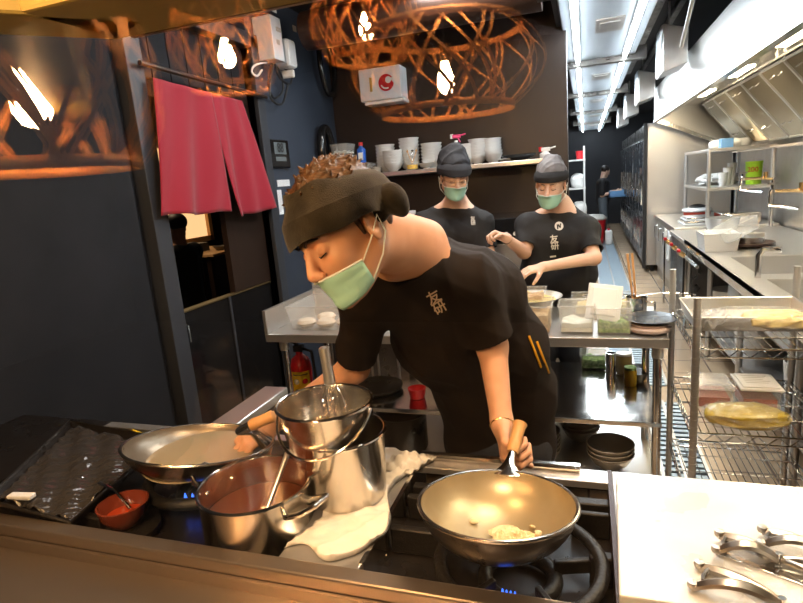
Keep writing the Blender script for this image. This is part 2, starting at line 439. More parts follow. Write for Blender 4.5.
def face_mask(bvh, P, ax, parent, top=-.028, s=1., loops=True, wide=.062, tone='mask'):
    f, u, r = ax; mb = MB(); nu, nv = 25, 15; G = np.zeros((nv, nu, 3))
    for j in range(nv):
        for i in range(nu):
            a = (i/(nu-1)-.5)*2; b = j/(nv-1)
            ang = a*1.12; z = top+(-.108-top)*b+.018*abs(a)**1.5*(b-.25)*1.4
            c = P(0, .012, z); out = r*math.sin(ang)+f*math.cos(ang)
            h, _ = surf(bvh, c, -out, .25)
            rad = (np.array(h)-c).dot(out) if h else .05*s
            rad = max(rad, (.093-.030*abs(a)**1.6-.012*b)*s)
            rad = min(rad, .12*s)
            G[j, i] = c+out*(rad+.004*s+.0022*s*abs(math.sin(b*PI*3)))
    for _ in range(3):
        H = G.copy(); H[1:-1, 1:-1] = .5*G[1:-1, 1:-1]+.125*(G[2:, 1:-1]+G[:-2, 1:-1]+G[1:-1, 2:]+G[1:-1, :-2]); G = H
    vs = [tuple(G[j, i]) for j in range(nv) for i in range(nu)]
    mb.add(vs, [(j*nu+i, j*nu+i+1, (j+1)*nu+i+1, (j+1)*nu+i) for j in range(nv-1) for i in range(nu-1)])
    mk = mb.build('face_mask', tone, parent, solid=.002)
    tr_ = MB(); tr_.tube([G[0, i] for i in range(nu)], .0022*s, 6); tr_.build('mask_trim', 'mask_trim', mk)
    if loops:
        for q, col in ((-1, 0), (1, nu-1)):
            e1, e2 = G[1, col], G[nv-2, col]; back = P(q*.088, -.022, .012); lo = P(q*.084, -.022, -.022)
            MB().tube([e1, e1*.5+back*.5+r*q*.006*s, back, lo, lo*.5+e2*.5+r*q*.012*s, e2], .0016*s, 6).build('ear_loop', 'mask_trim', mk)
    return mk, G
def decal(body, size, origin, xd, yd, nd, bvh, parent, m, name='shirt_print', vertical=True, spacing=.9):
    """cloth printing laid on the cloth surface"""
    xd, yd, nd = map(nrm, (xd, yd, nd))
    def fn(x, y):
        p = np.array(origin)+xd*x+yd*y
        h, n = surf(bvh, p, -nd, .12)
        return (np.array(h) if h else p)+nd*.0022
    return text_mesh(body, size, fn, parent, m, name, spacing, vertical)
def brow(P, parent, s=1., m='hair_black'):
    for q in (-1, 1): MB().tube([P(q*.014, .1015, .032), P(q*.027, .0995, .039), P(q*.046, .086, .034)], [.0030*s, .0042*s, .0018*s], 6).build('eyebrow', m, parent)
    for q in (-1, 1): MB().tube([P(q*.018, .0905, .003), P(q*.031, .0945, .0005), P(q*.044, .0860, .004)], [.0010*s, .0018*s, .0010*s], 6).build('eyelashes', m, parent)

# ---- the cook at the stove
def stove_cook():
    t = T('person', 'cook leaning over the stove, thick dark fleece headband, lowered green face mask', 'person', (-.2, 1.75, 0))
    hc = aty(350, 236, 1.06); f = cdir(-.66, -.56, .50); u = cdir(-.55, .78, .25); s = 1.06
    S = SDF(); P, ax = add_head(S, hc, f, u, s)
    neck = aty(408, 252, 1.29); sL = aty(468, 284, 1.40); eL = aty(492, 346, 1.42); wL = aty(502, 424, 1.30)
    sR = aty(366, 296, 1.28); eR = aty(354, 368, 1.36); wR = aty(272, 424, 1.28)
    S.cap(P(0, -.02, -.03), neck, .052*s, .060, .03); S.cap(P(0, -.05, 0), neck+np.array((.03, .05, .02)), .045, .055, .03)
    TS = [(aty(425, 292, 1.42), aty(478, 300, 1.56), .112), (aty(436, 335, 1.52), aty(505, 347, 1.63), .112), (aty(476, 388, 1.64), aty(517, 392, 1.71), .108), (aty(482, 440, 1.70), aty(518, 442, 1.74), .112)]
    hipL, hipR = TS[3][1], TS[3][0]
    for a, b, r in TS: S.cap(a, b, r-.014, k=.06)
    S.cap(TS[0][0], TS[1][0], .10, k=.06); S.cap(TS[0][1], TS[1][1], .10, k=.06); S.cap(TS[1][0], TS[2][0], .095, k=.06); S.cap(TS[1][1], TS[2][1], .095, k=.06)
    S.cap(TS[2][0], TS[3][0], .095, k=.06); S.cap(TS[2][1], TS[3][1], .095, k=.06)
    S.cap(neck, sL, .045, .05, .05); S.cap(neck, sR, .045, .05, .05); S.cap(sL, TS[0][1], .05, .08, .05); S.cap(sR, TS[0][0], .05, .08, .05)
    S.cap(sL, eL, .047, .040, .02); S.cap(eL, wL, .040, .0265, .02)
    S.cap(sR, eR, .047, .041, .02); S.cap(eR, wR, .041, .0265, .02)
    legs = []
    for hip, dx in ((hipL, .09), (hipR, -.09)):
        kn = np.array((hip[0]+dx*.3+.0, hip[1]+.02, .46)); an = np.array((kn[0], kn[1]+.05, .09)); legs.append((hip, kn, an))
        S.cap(hip, kn, .08, .055, .05); S.cap(kn, an, .052, .036, .03); S.cap(an, an+np.array((-.03, -.14, -.04)), .034, .028, .02)
    # his left hand closes round the wooden wok handle, his right round the handle of the far wok
    add_hand(S, wL, aty(505, 450, 1.235)-wL, cdir(1, .1, .0), .98, thumb=-1, curl=(.95, 1.25, .8), tcurl=.8)
    add_hand(S, wR, aty(250, 438, 1.23)-wR, cdir(.1, -.6, -.6), .98, thumb=1, curl=(.6, .9, .6), tcurl=.5)
    body, bvh = skin_obj(S, .0036, 'body', 'skin', t)
    # shirt
    Q = SDF()
    for a, b, r in TS: Q.cap(a, b, r, k=.07)
    for i in range(3):
        for j in (0, 1): Q.cap(TS[i][j], TS[i+1][j], TS[i][2], TS[i+1][2], k=.06)
    Q.cap(aty(436, 268, 1.50), aty(486, 285, 1.58), .082, k=.08)
    Q.cap(neck+np.array((.03, .05, -.035)), sL, .062, .062, .06); Q.cap(neck+np.array((0, .0, -.035)), sR, .058, .060, .05)
    Q.cap(sL, TS[0][1], .064, .10, .06); Q.cap(sR, TS[0][0], .062, .10, .06); Q.cap(sL, TS[1][0], .05, .09, .06)
    q1 = sL+(eL-sL)*.93; q2 = sR+(eR-sR)*.86
    Q.cap(sL, q1, .064, .064, .03, cut=.97); Q.cap(sR, q2, .062, .060, .03, cut=.97)
    Q.cap(sL+(eL-sL)*.6, sL+(eL-sL)*1.3, .057, .057, .004, '-'); Q.cap(sR+(eR-sR)*.55, sR+(eR-sR)*1.3, .054, .054, .004, '-')
    nd = nrm(P(0, -.02, -.03)-neck)
    Q.cap(neck-nd*.012, neck+nd*.12, .066, .085, .01, '-')
    Q.ell(TS[3][0]*.5+TS[3][1]*.5+np.array((0, 0, -.16)), (.5, .5, .06), None, .01, '-')
    shirt, sb = skin_obj(Q, .0045, 'shirt', 'shirt', t, folds(.007, 13, 3), 1)
    # collar band along the neckline
    x_, y_, d_ = frame_to(nd); x_, y_ = np.array(x_), np.array(y_)
    tr = SDF()
    for hip, kn, an in legs: tr.cap(hip, kn, .104, .080, .06); tr.cap(kn, an, .080, .066, .03, cut=1.)
    tr.cap(hipL, hipR, .115, k=.06)
    tr.cap(hipL*.6+hipR*.4-np.array((0, .03, 0)), (legs[0][1]+legs[1][1])/2+np.array((0, -.03, .05)), .11, .10, .08)
    skin_obj(tr, .008, 'trousers', 'trousers', t, folds(.006, 9, 5), 1)
    for hip, kn, an in legs:
        e = an+np.array((-.03, -.15, -.045)); k_ = SDF(); k_.cap(an+np.array((0, .02, -.045)), e, .045, .042, .02); k_.ell((an+e)/2+np.array((0, 0, -.085)), (.3, .3, .04), None, .004, '-')
        skin_obj(k_, .006, 'shoe', 'black', t)
    # yellow piping on the shirt flank
    cd = cdir(0, 0, -1)
    for dx in (0, 8):
        pts = []
        for k in range(9):
            p = ray(529+dx+k*1.5, 336+dx*.7+k*3.9); h, n = surf(sb, CAM, p, 0)
            if h: pts.append(np.array(h)-nrm(p)*.003)
        if len(pts) > 2: MB().tube(pts, .0035, 6).build('yellow_piping', 'orange_tape', shirt)['label'] = 'yellow piping'
    # printed characters on the chest
    o, _ = surf(sb, CAM, ray(437, 303), 0)
    if o:
        o = np.array(o); decal('友研', .034, o, cdir(.85, .5, 0), cdir(-.5, .85, 0), -nrm(ray(437, 303)), sb, shirt, 'print_cream', spacing=.85)
    brow(P, body, s)
    MB().grid(24, 12, lambda a, b: P(.010*math.sin(2*PI*a)*math.sin(PI*b)*1.6, .0975+.004*math.sin(PI*b), -.060+.0045*math.cos(PI*b)), closed_u=True).build('lips', 'lips', body)
    # headband: thick fleece with two knot lobes at the back
    hb = band(bvh, P, ax, 'headband', 'fleece', t, z0=.064, tilt=-.020, wid=.045, th=.022, wav=.08, start=.010)
    K = SDF()
    K.ell(aty(374, 198, 1.06), (.024, .028, .036), np.array([ax[2], ax[0], ax[1]]), .02)
    K.ell(aty(379, 212, 1.065), (.018, .022, .022), np.array([ax[2], ax[0], ax[1]]), .014)
    K.cap(aty(380, 200, 1.055), aty(392, 199, 1.06), .018, .024, .012); K.ell(aty(396, 200, 1.06), (.022, .020, .038), np.array([ax[2], ax[0], ax[1]]), .02)
    skin_obj(K, .004, 'knot', 'fleece', hb)
    # pale clover shape on the band
    for a in range(5):
        ang = a*2*PI/5
        mb = MB(); o0 = P(.11, .028, .062)
        def pf(x, y, mb=mb):
            p = P(.16, .030+x*.9, .062+y); hb_, _n = surf(HB, p, -ax[2], .05); return (np.array(hb_) if hb_ else np.array(p))+ax[2]*.001
        dg = bpy.context.evaluated_depsgraph_get(); HB = BVHTree.FromPolygons([Vector(v.co)+wloc(hb) for v in hb.data.vertices], [tuple(p.vertices) for p in hb.data.polygons])
        cx, cy = .012*math.cos(ang), .012*math.sin(ang)
        mb.add([pf(cx, cy)]+[pf(cx+.008*math.cos(k*PI/5), cy+.008*math.sin(k*PI/5)) for k in range(10)], [(0, k+1, (k+1) % 10+1) for k in range(10)])
        mb.build('clover_mark', 'fleece_mark', hb, solid=.001)
    # hair: tufts standing up inside the band
    Hs = SDF(); Hs.ell(P(0, -.012, .068), (.077*s, .096*s, .083*s), np.array([ax[2], ax[0], ax[1]]), .01)
    rr = np.random.default_rng(5)
    for i in range(520):
        a = rr.uniform(0, 2*PI); e = rr.uniform(.25, 1.); x, y, z = math.cos(a)*math.cos(e*1.5), math.sin(a)*math.cos(e*1.5), math.sin(e*1.5)
        b0 = P(x*.066, -.010+y*.085, .068+z*.070); v = ax[2]*x*.55+ax[0]*(y*.35-.55)+ax[1]*(z*.30+.12)+rr.normal(size=3)*.26
        v = nrm(v); ln = rr.uniform(.016, .030)
        Hs.cap(b0, b0+v*ln, .0075, .0022, .004)
        
    Hs.ell(P(0, -.062, .0), (.052*s, .038*s, .040*s), np.array([ax[2], ax[0], ax[1]]), .02)
    for i in range(0):
        a = rr.uniform(-1, 1); b0 = P(a*.070, -.085-.01*rr.random(), rr.uniform(-.035, .04)*1.); Hs.cap(b0, b0-ax[1]*.014+rr.normal(size=3)*.003+ax[0]*.002, .007, .003, .004)
    for q in (-1, 1):
        Hs.cap(P(q*.071, .012, .030), P(q*.070, .010, -.004), .007, .004, .004)
    skin_obj(Hs, .0026, 'hair', 'hair_brown', t)
    face_mask(bvh, P, ax, body, top=-.036, s=s)
    MB().tube([wL+ (aty(505, 450, 1.235)-wL)*.05+np.array(frame_to(aty(505, 450, 1.235)-wL)[0])*.029*math.cos(a)+np.array(frame_to(aty(505, 450, 1.235)-wL)[1])*.029*math.sin(a) for a in np.linspace(0, 2*PI, 24, endpoint=False)], .003, 6, closed=True).build('bracelet', 'brass', t)
stove_cook()

def back_cook(label, head, f, u, neck, sA, sB, tor, arms, hands, hat, hy, prn):
    t = T('person', label, 'person', (tor[-1][0][0], tor[-1][0][1], 0)); S = SDF(); s = 1.03
    P, ax = add_head(S, head, f, u, s)
    S.cap(P(0, -.02, -.04), neck, .052, .058, .03)
    for a, b, r in tor: S.cap(a, b, r-.014, k=.06)
    for i in range(len(tor)-1):
        for j in (0, 1): S.cap(tor[i][j], tor[i+1][j], tor[i][2]-.02, tor[i+1][2]-.02, k=.05)
    for q, sh in enumerate((sA, sB)): S.cap(neck, sh, .045, .048, .05); S.cap(sh, tor[0][q], .05, .08, .05)
    for (sh, el, wr), hd in zip(arms, hands):
        S.cap(sh, el, .046, .040, .02); S.cap(el, wr, .040, .026, .02); add_hand(S, wr, *hd)
    legs = []
    for hip in tor[-1][:2]:
        kn = np.array((hip[0], hip[1]+.0, .47)); an = np.array((hip[0], hip[1]+.04, .09)); legs.append((hip, kn, an))
        S.cap(hip, kn, .08, .055, .04); S.cap(kn, an, .05, .036, .03); S.cap(an, an+np.array((0, -.13, -.04)), .034, .028, .02)
    body, bvh = skin_obj(S, .0046, 'body', 'skin_pale', t)
    Q = SDF()
    for a, b, r in tor: Q.cap(a, b, r, k=.06)
    for i in range(len(tor)-1):
        for j in (0, 1): Q.cap(tor[i][j], tor[i+1][j], tor[i][2], tor[i+1][2], k=.05)
    for q, sh in enumerate((sA, sB)): Q.cap(neck+np.array((0, .02, -.028)), sh, .066, .054, .05); Q.cap(sh, tor[0][q], .062, .095, .05)
    for sh, el, wr in arms:
        e = sh+(el-sh)*.80; Q.cap(sh, e, .057, .064, .03, cut=.97); Q.cap(e-(el-sh)*.15, sh+(el-sh)*1.4, .055, .056, .004, '-')
    nd = nrm(P(0, -.02, -.04)-neck); Q.cap(neck-nd*.002-np.array((0, .015, 0)), neck+nd*.1, .057, .075, .008, '-')
    shirt, sb = skin_obj(Q, .006, 'shirt', 'shirt_black', t, folds(.006, 12, 8), 1)
    tr = SDF()
    for hip, kn, an in legs: tr.cap(hip, kn, .10, .078, .05); tr.cap(kn, an, .078, .065, .03, cut=1.)
    tr.cap(tor[-1][0], tor[-1][1], .115, k=.05); skin_obj(tr, .01, 'trousers', 'trousers', t)
    for hip, kn, an in legs:
        k_ = SDF(); k_.cap(an+np.array((0, .02, -.045)), an+np.array((0, -.15, -.045)), .045, .042, .02); k_.ell(an+np.array((0, -.07, -.13)), (.3, .3, .04), None, .004, '-'); skin_obj(k_, .008, 'shoe', 'black', t)
    for q in (-1, 1): MB().tube([P(q*.014, .0995, .030), P(q*.045, .080, .033)], .0028*s, 6).build('eyebrow', 'hair_black', body); MB().tube([P(q*.018, .0920, .002), P(q*.031, .0965, -.001), P(q*.044, .0870, .003)], .0016, 6).build('eyelashes', 'hair_black', body)
    A = np.array([ax[2], ax[0], ax[1]])
    Hs = SDF(); Hs.ell(P(0, -.020, .052), (.078, .088, .080), A); Hs.cap(P(0, -.07, 0), P(0, -.072, -.04), .045, .03, .02)
    Hs.ell(P(0, .13, -.03), (.12, .09, .075), A, .01, '-'); skin_obj(Hs, .005, 'hair', 'hair_black', t)
    if hat == 'cap':
        D = SDF(); D.ell(P(0, -.02, .075), (.098, .108, .095), A); D.ell(P(-.01, -.045, .150), (.062, .060, .055), A, .03); D.ell(P(.03, -.06, .120), (.06, .06, .06), A, .02)
        D.cap(P(0, 0, -.2), P(0, 0, .030), .2, .001, .002, '-')
        c, _ = skin_obj(D, .005, 'cap', 'cap_grey', t, folds(.006, 24, 2), 1)
        band(bvh, P, ax, 'cap_band', 'cap_grey', c, z0=.068, tilt=-.004, wid=.036, th=.020, start=.012, n=40)
    else:
        D = SDF(); D.ell(P(0, -.012, .072), (.086, .098, .088), A); D.cap(P(-.02, -.02, .14), P(.02, -.06, .13), .03, .04, .02)
        D.cap(P(0, 0, -.2), P(0, 0, .030), .2, .001, .002, '-')
        c, _ = skin_obj(D, .005, 'bandana', 'bandana_grey', t, folds(.005, 30, 2), 1)
        band(bvh, P, ax, 'headband', 'cap_black', c, z0=.064, tilt=-.006, wid=.027, th=.014, start=.010, n=40)
        K = SDF(); K.ell(P(.035, -.115, .055), (.03, .03, .026), A); K.cap(P(.045, -.12, .05), P(.09, -.15, .02), .018, .014, .01); K.cap(P(.03, -.12, .04), P(.05, -.15, -.02), .014, .016, .01)
        skin_obj(K, .005, 'knot', 'cap_black', c)
    face_mask(bvh, P, ax, body, top=-.026, s=s)
    return t, P, ax, body, bvh, shirt, sb
# cook with the cap (left of the two at the back)
Y0 = 3.5
tor = [(aty(437, 236, Y0), aty(472, 236, Y0+.02), .115), (aty(438, 268, Y0+.02), aty(470, 268, Y0+.02), .112), (np.array((-.88, Y0+.02, .93)), np.array((-.72, Y0+.02, .93)), .115)]
aL = [(aty(423, 222, Y0), aty(420, 262, Y0-.02), aty(455, 285, Y0-.32)), (aty(483, 222, Y0), aty(489, 256, Y0-.05), aty(504, 270, Y0-.33))]
hL = [(cdir(.8, -.4, .2), cdir(.3, -.8, .2), .95, -1, (.4, .6, .4)), (cdir(.25, -.9, .15), cdir(-.8, -.2, .2), .95, 1, (.35, .5, .4))]
c1 = back_cook('cook in a rounded dark cap, glasses and green mask, standing left at the back worktable', aty(454, 179, Y0-.12), cdir(.12, -.42, .88), cdir(.0, .9, .4), aty(456, 201, Y0+.02), aL[0][0], aL[1][0], tor, aL, hL, 'cap', Y0, None)
t, P, ax, body, bvh, shirt, sb = c1
gl = MB()
for q in (-1, 1): gl.tube([P(q*.033+.021*math.cos(a), .108, .004+.015*math.sin(a)) for a in np.linspace(0, 2*PI, 20, endpoint=False)], .0013, 5, closed=True); gl.tube([P(q*.054, .106, .006), P(q*.082, .0, .006)], .0013, 5)
gl.tube([P(-.012, .108, .006), P(.012, .108, .006)], .0013, 5); gl.build('glasses', 'brass', t)
o, _ = surf(sb, CAM, ray(473, 221), 0)
if o: decal('友研', .030, np.array(o), cdir(1, .1, 0), cdir(-.1, 1, 0), -nrm(ray(473, 221)), sb, shirt, 'print_white', spacing=.9)
# cook with the black headband (right)
Y1 = 3.5
tor = [(aty(541, 238, Y1-.0), aty(578, 240, Y1), .108), (aty(541, 272, Y1+.02), aty(576, 274, Y1+.02), .108), (np.array((-.27, Y1+.03, .93)), np.array((-.09, Y1+.03, .93)), .112)]
aR = [(aty(527, 225, Y1-.02), aty(524, 252, Y1-.12), aty(506, 238, Y1-.32)), (aty(586, 228, Y1-.02), aty(594, 258, Y1-.17), aty(543, 267, Y1-.36))]
hR = [(cdir(-.9, .25, .1), cdir(-.1, -.9, .35), .95, 1, (.9, 1.2, .7)), (cdir(-.95, -.2, .1), cdir(-.1, -.8, -.4), .95, 1, (.35, .45, .35))]
c2 = back_cook('cook in a black headband with round white chest emblem, standing right at the back worktable', aty(551, 186, Y1-.10), cdir(-.42, -.42, .80), cdir(-.12, .9, .4), aty(560, 205, Y1+.02), aR[0][0], aR[1][0], tor, aR, hR, 'band', Y1, None)
t, P, ax, body, bvh, shirt, sb = c2
o, _ = surf(sb, CAM, ray(559, 226), 0)
if o:
    o = np.array(o); nd = -nrm(ray(559, 226)); xd = cdir(1, .12, 0); yd = cdir(-.12, 1, 0)
    def onsh(x, y, off=.002):
        p = o+xd*x+yd*y; h, n = surf(sb, p, -nd, .12); return (np.array(h) if h else p)+nd*off
    md = MB(); md.add([onsh(0, 0)]+[onsh(.026*math.cos(k*PI/12), .026*math.sin(k*PI/12)) for k in range(24)], [(0, k+1, (k+1) % 24+1) for k in range(24)]); md.build('emblem_disc', 'print_white', shirt)
    mk = MB()
    for poly in ([(-.013, -.016), (-.006, -.018), (-.002, .004), (-.012, .014)], [(-.008, .010), (.000, .012), (.010, -.012), (.004, -.014)], [(.004, -.006), (.010, -.010), (.015, .012), (.008, .016)]):
        mk.add([onsh(x, y, .0045) for x, y in poly], [(0, 1, 2, 3)])
    mk.build('emblem_mark', 'shirt_black', shirt)
    o2, _ = surf(sb, CAM, ray(554.5, 243), 0)
    if o2: decal('友研', .050, np.array(o2), xd, yd, nd, sb, shirt, 'print_white', spacing=.85)
    o = np.array(surf(sb, CAM, ray(553, 256.5), 0)[0] or o); ln = MB()
    ln.add([onsh(-.018, -.005), onsh(.018, -.005), onsh(.018, .005), onsh(-.018, .005)], [(0, 1, 2, 3)]); ln.build('printed_bar', 'print_white', shirt)
w = aR[0][2]; d = nrm(aR[0][1]-w); x_, y_, _ = frame_to(d); x_, y_ = np.array(x_), np.array(y_)
MB().tube([w+d*.015+(x_*math.cos(a)+y_*math.sin(a))*.030 for a in np.linspace(0, 2*PI, 20, endpoint=False)], .003, 6, closed=True).build('bracelet', 'black', t)

# person far down the passage, seen from the side
def far_person():
    y = 13.2; c = aty(605, 171, y); s = 1.0
    t = T('person', 'person in black t-shirt and grey trousers carrying a blue tray far down the passage', 'person', (c[0], y, 0)); S = SDF()
    P, ax = add_head(S, (c[0], y, 1.50), (.75, .45, -.35), (.3, .1, .9), s); x0 = c[0]-.05
    sh = np.array((x0, y-.02, 1.32)); hip = np.array((x0, y, .90))
    S.cap(P(0, -.02, -.04), sh, .05, .06, .03); S.cap(sh-np.array((0, .14, .04)), sh+np.array((0, .14, -.04)), .06, k=.05); S.cap(sh-np.array((0, 0, .12)), hip, .12, .12, .06)
    tr = SDF(); Q = SDF(); Q.cap(sh-np.array((0, .14, .04)), sh+np.array((0, .14, -.04)), .075, k=.05); Q.cap(sh-np.array((0, 0, .10)), hip, .145, .145, .06)
    for q in (-1, 1):
        a = sh+np.array((0, q*.17, -.05)); e = a+np.array((-.02, 0, -.27)); w = e+np.array((.26, 0, .06)); S.cap(a, e, .046, .04, .02); S.cap(e, w, .04, .027, .02)
        add_hand(S, w, (1, 0, 0), (0, 0, 1), .95, q, (.4, .4, .3)); Q.cap(a, a+(e-a)*.85, .064, .066, .03)
        h = hip+np.array((0, q*.09, 0)); k = np.array((x0+.02, y+q*.1, .48)); n = np.array((x0-.02, y+q*.1, .09))
        S.cap(h, k, .08, .055, .04); S.cap(k, n, .05, .036, .03); tr.cap(h, k, .10, .08, .05); tr.cap(k, n, .08, .07, .03)
        k_ = SDF(); k_.cap(n+np.array((-.03, 0, -.04)), n+np.array((.14, 0, -.045)), .045, .04, .01); skin_obj(k_, .01, 'shoe', 'trousers_grey', t)
    skin_obj(S, .008, 'body', 'skin_pale', t); skin_obj(Q, .01, 'shirt', 'shirt_black', t); skin_obj(tr, .01, 'trousers', 'trousers_grey', t)
    H = SDF(); H.ell(P(0, -.02, .05), (.082, .095, .088), np.array([ax[2], ax[0], ax[1]])); H.ell(P(0, .12, -.03), (.1, .085, .09), np.array([ax[2], ax[0], ax[1]]), .01, '-'); skin_obj(H, .008, 'hair', 'hair_black', t)
    cr = MB(); z0 = 1.0
    cr.box(x0+.0+.12, x0+.50, y-.28, y+.28, z0-.06, z0-.045)
    for a in ((.12, .14, -.28, .28), (.48, .50, -.28, .28), (.12, .50, -.28, -.26), (.12, .50, .26, .28)): cr.box(x0+a[0], x0+a[1], y+a[2], y+a[3], z0-.06, z0+.08)
    one(cr, 'plastic_crate', 'blue_crate', 'shallow light blue plastic crate held by the person down the passage', 'crate')
far_person()

# black silhouette seen through the doorway, sitting with his back to us
def diner():
    c = atx(183, 245, -3.5); y = c[1]
    t = T('person', 'person in black cap and black jacket seated with back turned, seen through the doorway', 'person', (-3.5, y, 0)); S = SDF()
    P, ax = add_head(S, atx(177, 229, -3.5), (-.9, .3, -.1), (0, 0, 1), 1.)
    n = atx(180, 246, -3.5); S.cap(P(0, -.02, -.03), n, .05, .06, .03)
    a, b = n+np.array((.02, -.17, -.07)), n+np.array((.0, .17, -.07)); hip = n+np.array((0, 0, -.55))
    S.cap(a, b, .07, k=.05); S.cap(n-np.array((0, 0, .15)), hip, .13, .13, .06)
    Q = S.inflated(.015); Q.P = Q.P[-2:]
    for q, sh in ((-1, a), (1, b)):
        e = sh+np.array((-.05, q*.05, -.28)); w = e+np.array((-.24, 0, .02)); S.cap(sh, e, .05, .042, .02); S.cap(e, w, .042, .027, .02); add_hand(S, w, (-1, 0, 0), (0, 0, -1), .95, -q, (.3, .4, .3)); Q.cap(sh, e, .070, .065, .03); Q.cap(e, w, .06, .045, .03)
        k = hip+np.array((-.40, q*.1, -.02)); f_ = k+np.array((0, 0, -.42)); S.cap(hip+np.array((0, q*.09, 0)), k, .085, .06, .04); S.cap(k, f_, .055, .04, .03); Q.cap(hip+np.array((0, q*.09, 0)), k, .10, .075, .04); Q.cap(k, f_, .07, .06, .03)
    skin_obj(S, .008, 'body', 'skin', t); skin_obj(Q, .01, 'jacket', 'black', t)
    D = SDF(); D.ell(P(0, -.01, .06), (.092, .105, .085), np.array([ax[2], ax[0], ax[1]])); D.cap(P(-.03, .09, .05), P(.03, .12, .045), .02, .018, .02); D.cap(P(0, 0, -.2), P(0, 0, .03), .2, .001, .002, '-'); skin_obj(D, .008, 'cap', 'black', t)
diner()

# customer on this side of the window; the pane mirrors her
GL = .5
def mir(p): return np.array((p[0], 2*GL-p[1], p[2]))
def customer():
    hv = mir(aty(222, 362, 2.05)); t = T('person', 'seated person with long dark hair and pale blouse, mirrored faintly in the window pane', 'person', (hv[0], hv[1]-.05, 0)); S = SDF()
    P, ax = add_head(S, hv, (-.25, .9, -.45), (0, .35, .9), .95)
    n = hv+np.array((0, -.05, -.16)); S.cap(P(0, -.02, -.03), n, .045, .05, .03)
    a, b = n+np.array((-.15, 0, -.06)), n+np.array((.15, 0, -.06)); hip = np.array((n[0], n[1]-.08, n[2]-.44))
    S.cap(a, b, .05, k=.05); S.cap(n-np.array((0, 0, .12)), hip, .10, .12, .06)
    Q = SDF(); Q.cap(a, b, .062, k=.05); Q.cap(n-np.array((0, 0, .14)), hip, .115, .14, .06)
    for q, sh in ((-1, a), (1, b)):
        e = sh+np.array((q*.06, .05, -.23)); w = e+np.array((-q*.08, .21, .04)); S.cap(sh, e, .042, .036, .02); S.cap(e, w, .036, .024, .02); add_hand(S, w, (-q*.3, 1, .1), (0, 0, -1), .9, -q, (.5, .5, .3)); Q.cap(sh, sh+(e-sh)*.6, .056, .055, .03)
        k = hip+np.array((q*.12, .38, .0)); f_ = np.array((k[0], k[1]+.03, .06)); S.cap(hip+np.array((q*.08, 0, 0)), k, .075, .055, .04); S.cap(k, f_, .05, .035, .03)
    body, _ = skin_obj(S, .006, 'body', 'skin_pale', t); skin_obj(Q, .008, 'blouse', 'blouse', t, folds(.005, 14, 4), 1)
    K = SDF()
    for q in (-1, 1):
        h = hip+np.array((q*.08, 0, 0)); k = hip+np.array((q*.12, .38, .0)); f_ = np.array((k[0], k[1]+.03, .10)); K.cap(h, k, .095, .07, .05); K.cap(k, f_, .065, .055, .03)
    skin_obj(K, .01, 'jeans', 'trousers_grey', t)
    H = SDF(); A = np.array([ax[2], ax[0], ax[1]]); H.ell(P(0, -.015, .045), (.085, .10, .09), A); H.ell(P(0, .13, -.045), (.085, .085, .11), A, .01, '-')
    for q in (-1, 1): H.cap(P(q*.07, .0, .02), P(q*.085, .02, -.16), .025, .03, .02); H.cap(P(q*.085, .02, -.16), P(q*.08, .05, -.30), .03, .015, .02)
    H.cap(P(0, -.07, .02), P(0, -.08, -.2), .07, .06, .03); skin_obj(H, .006, 'hair', 'hair_black', t); brow(P, body, .95)
    st = T('stool', 'dark wooden stool under the mirrored seated person', 'stool', (hip[0], hip[1], 0)); sz = hip[2]-.15
    MB().lathe([(.001, sz), (.17, sz), (.18, sz-.02), (.17, sz-.04), (.001, sz-.04)], (hip[0], hip[1], 0), 24).build('seat', 'dark_board', st)
    for q in range(4): a_ = PI/4+q*PI/2; MB().cyl((hip[0]+.11*math.cos(a_), hip[1]+.11*math.sin(a_), sz-.03), (hip[0]+.15*math.cos(a_), hip[1]+.15*math.sin(a_), 0), .015).build('leg', 'dark_board', st)
customer()
# ================================================ the setting
LX = -2.1
S_ = lambda mb, name, m, **k: struct(mb.build(name, m, smooth=False, **k))
S_(B(-2.4, 2.6, .55, 17.2, -.1, 0), 'floor', 'floor_tiles')
fl = S_(B(-6, 3, -5, .55, -.12, -.0), 'floor_customer', 'customer_floor')
S_(B(-6, -2.4, .55, 8, -.1, 0), 'floor_dining', 'customer_floor')
S_(B(-2.4, 2.7, .60, 17.2, 2.95, 3.05), 'ceiling', 'ceiling')
D0, D1 = 2.40, 3.42      # doorway in the left wall
w = MB().box(LX-.16, LX, .60, 2.22, 0, 2.95).box(LX-.16, LX-.05, 2.22, D0-.10, 0, 2.95).box(LX-.16, LX, D0-.1, D1, 2.62, 2.95)
S_(w, 'wall_left', 'slate_wall')
S_(B(LX-.16, LX, D1, 4.85, 0, 2.95), 'wall_left_rear', 'blue_wall')
S_(B(LX-.16, -.13, 4.70, 4.85, 0, 2.95), 'wall_back', 'back_wall')
S_(B(2.0, 2.15, .6, 17.2, 0, 2.95), 'wall_right', 'steel_dull')
S_(B(-1.6, 2.15, 17.05, 17.2, 0, 2.95), 'wall_far', 'far_wall')
S_(B(-1.75, -1.6, 4.85, 17.2, 0, 2.95), 'wall_passage_left', 'far_wall')
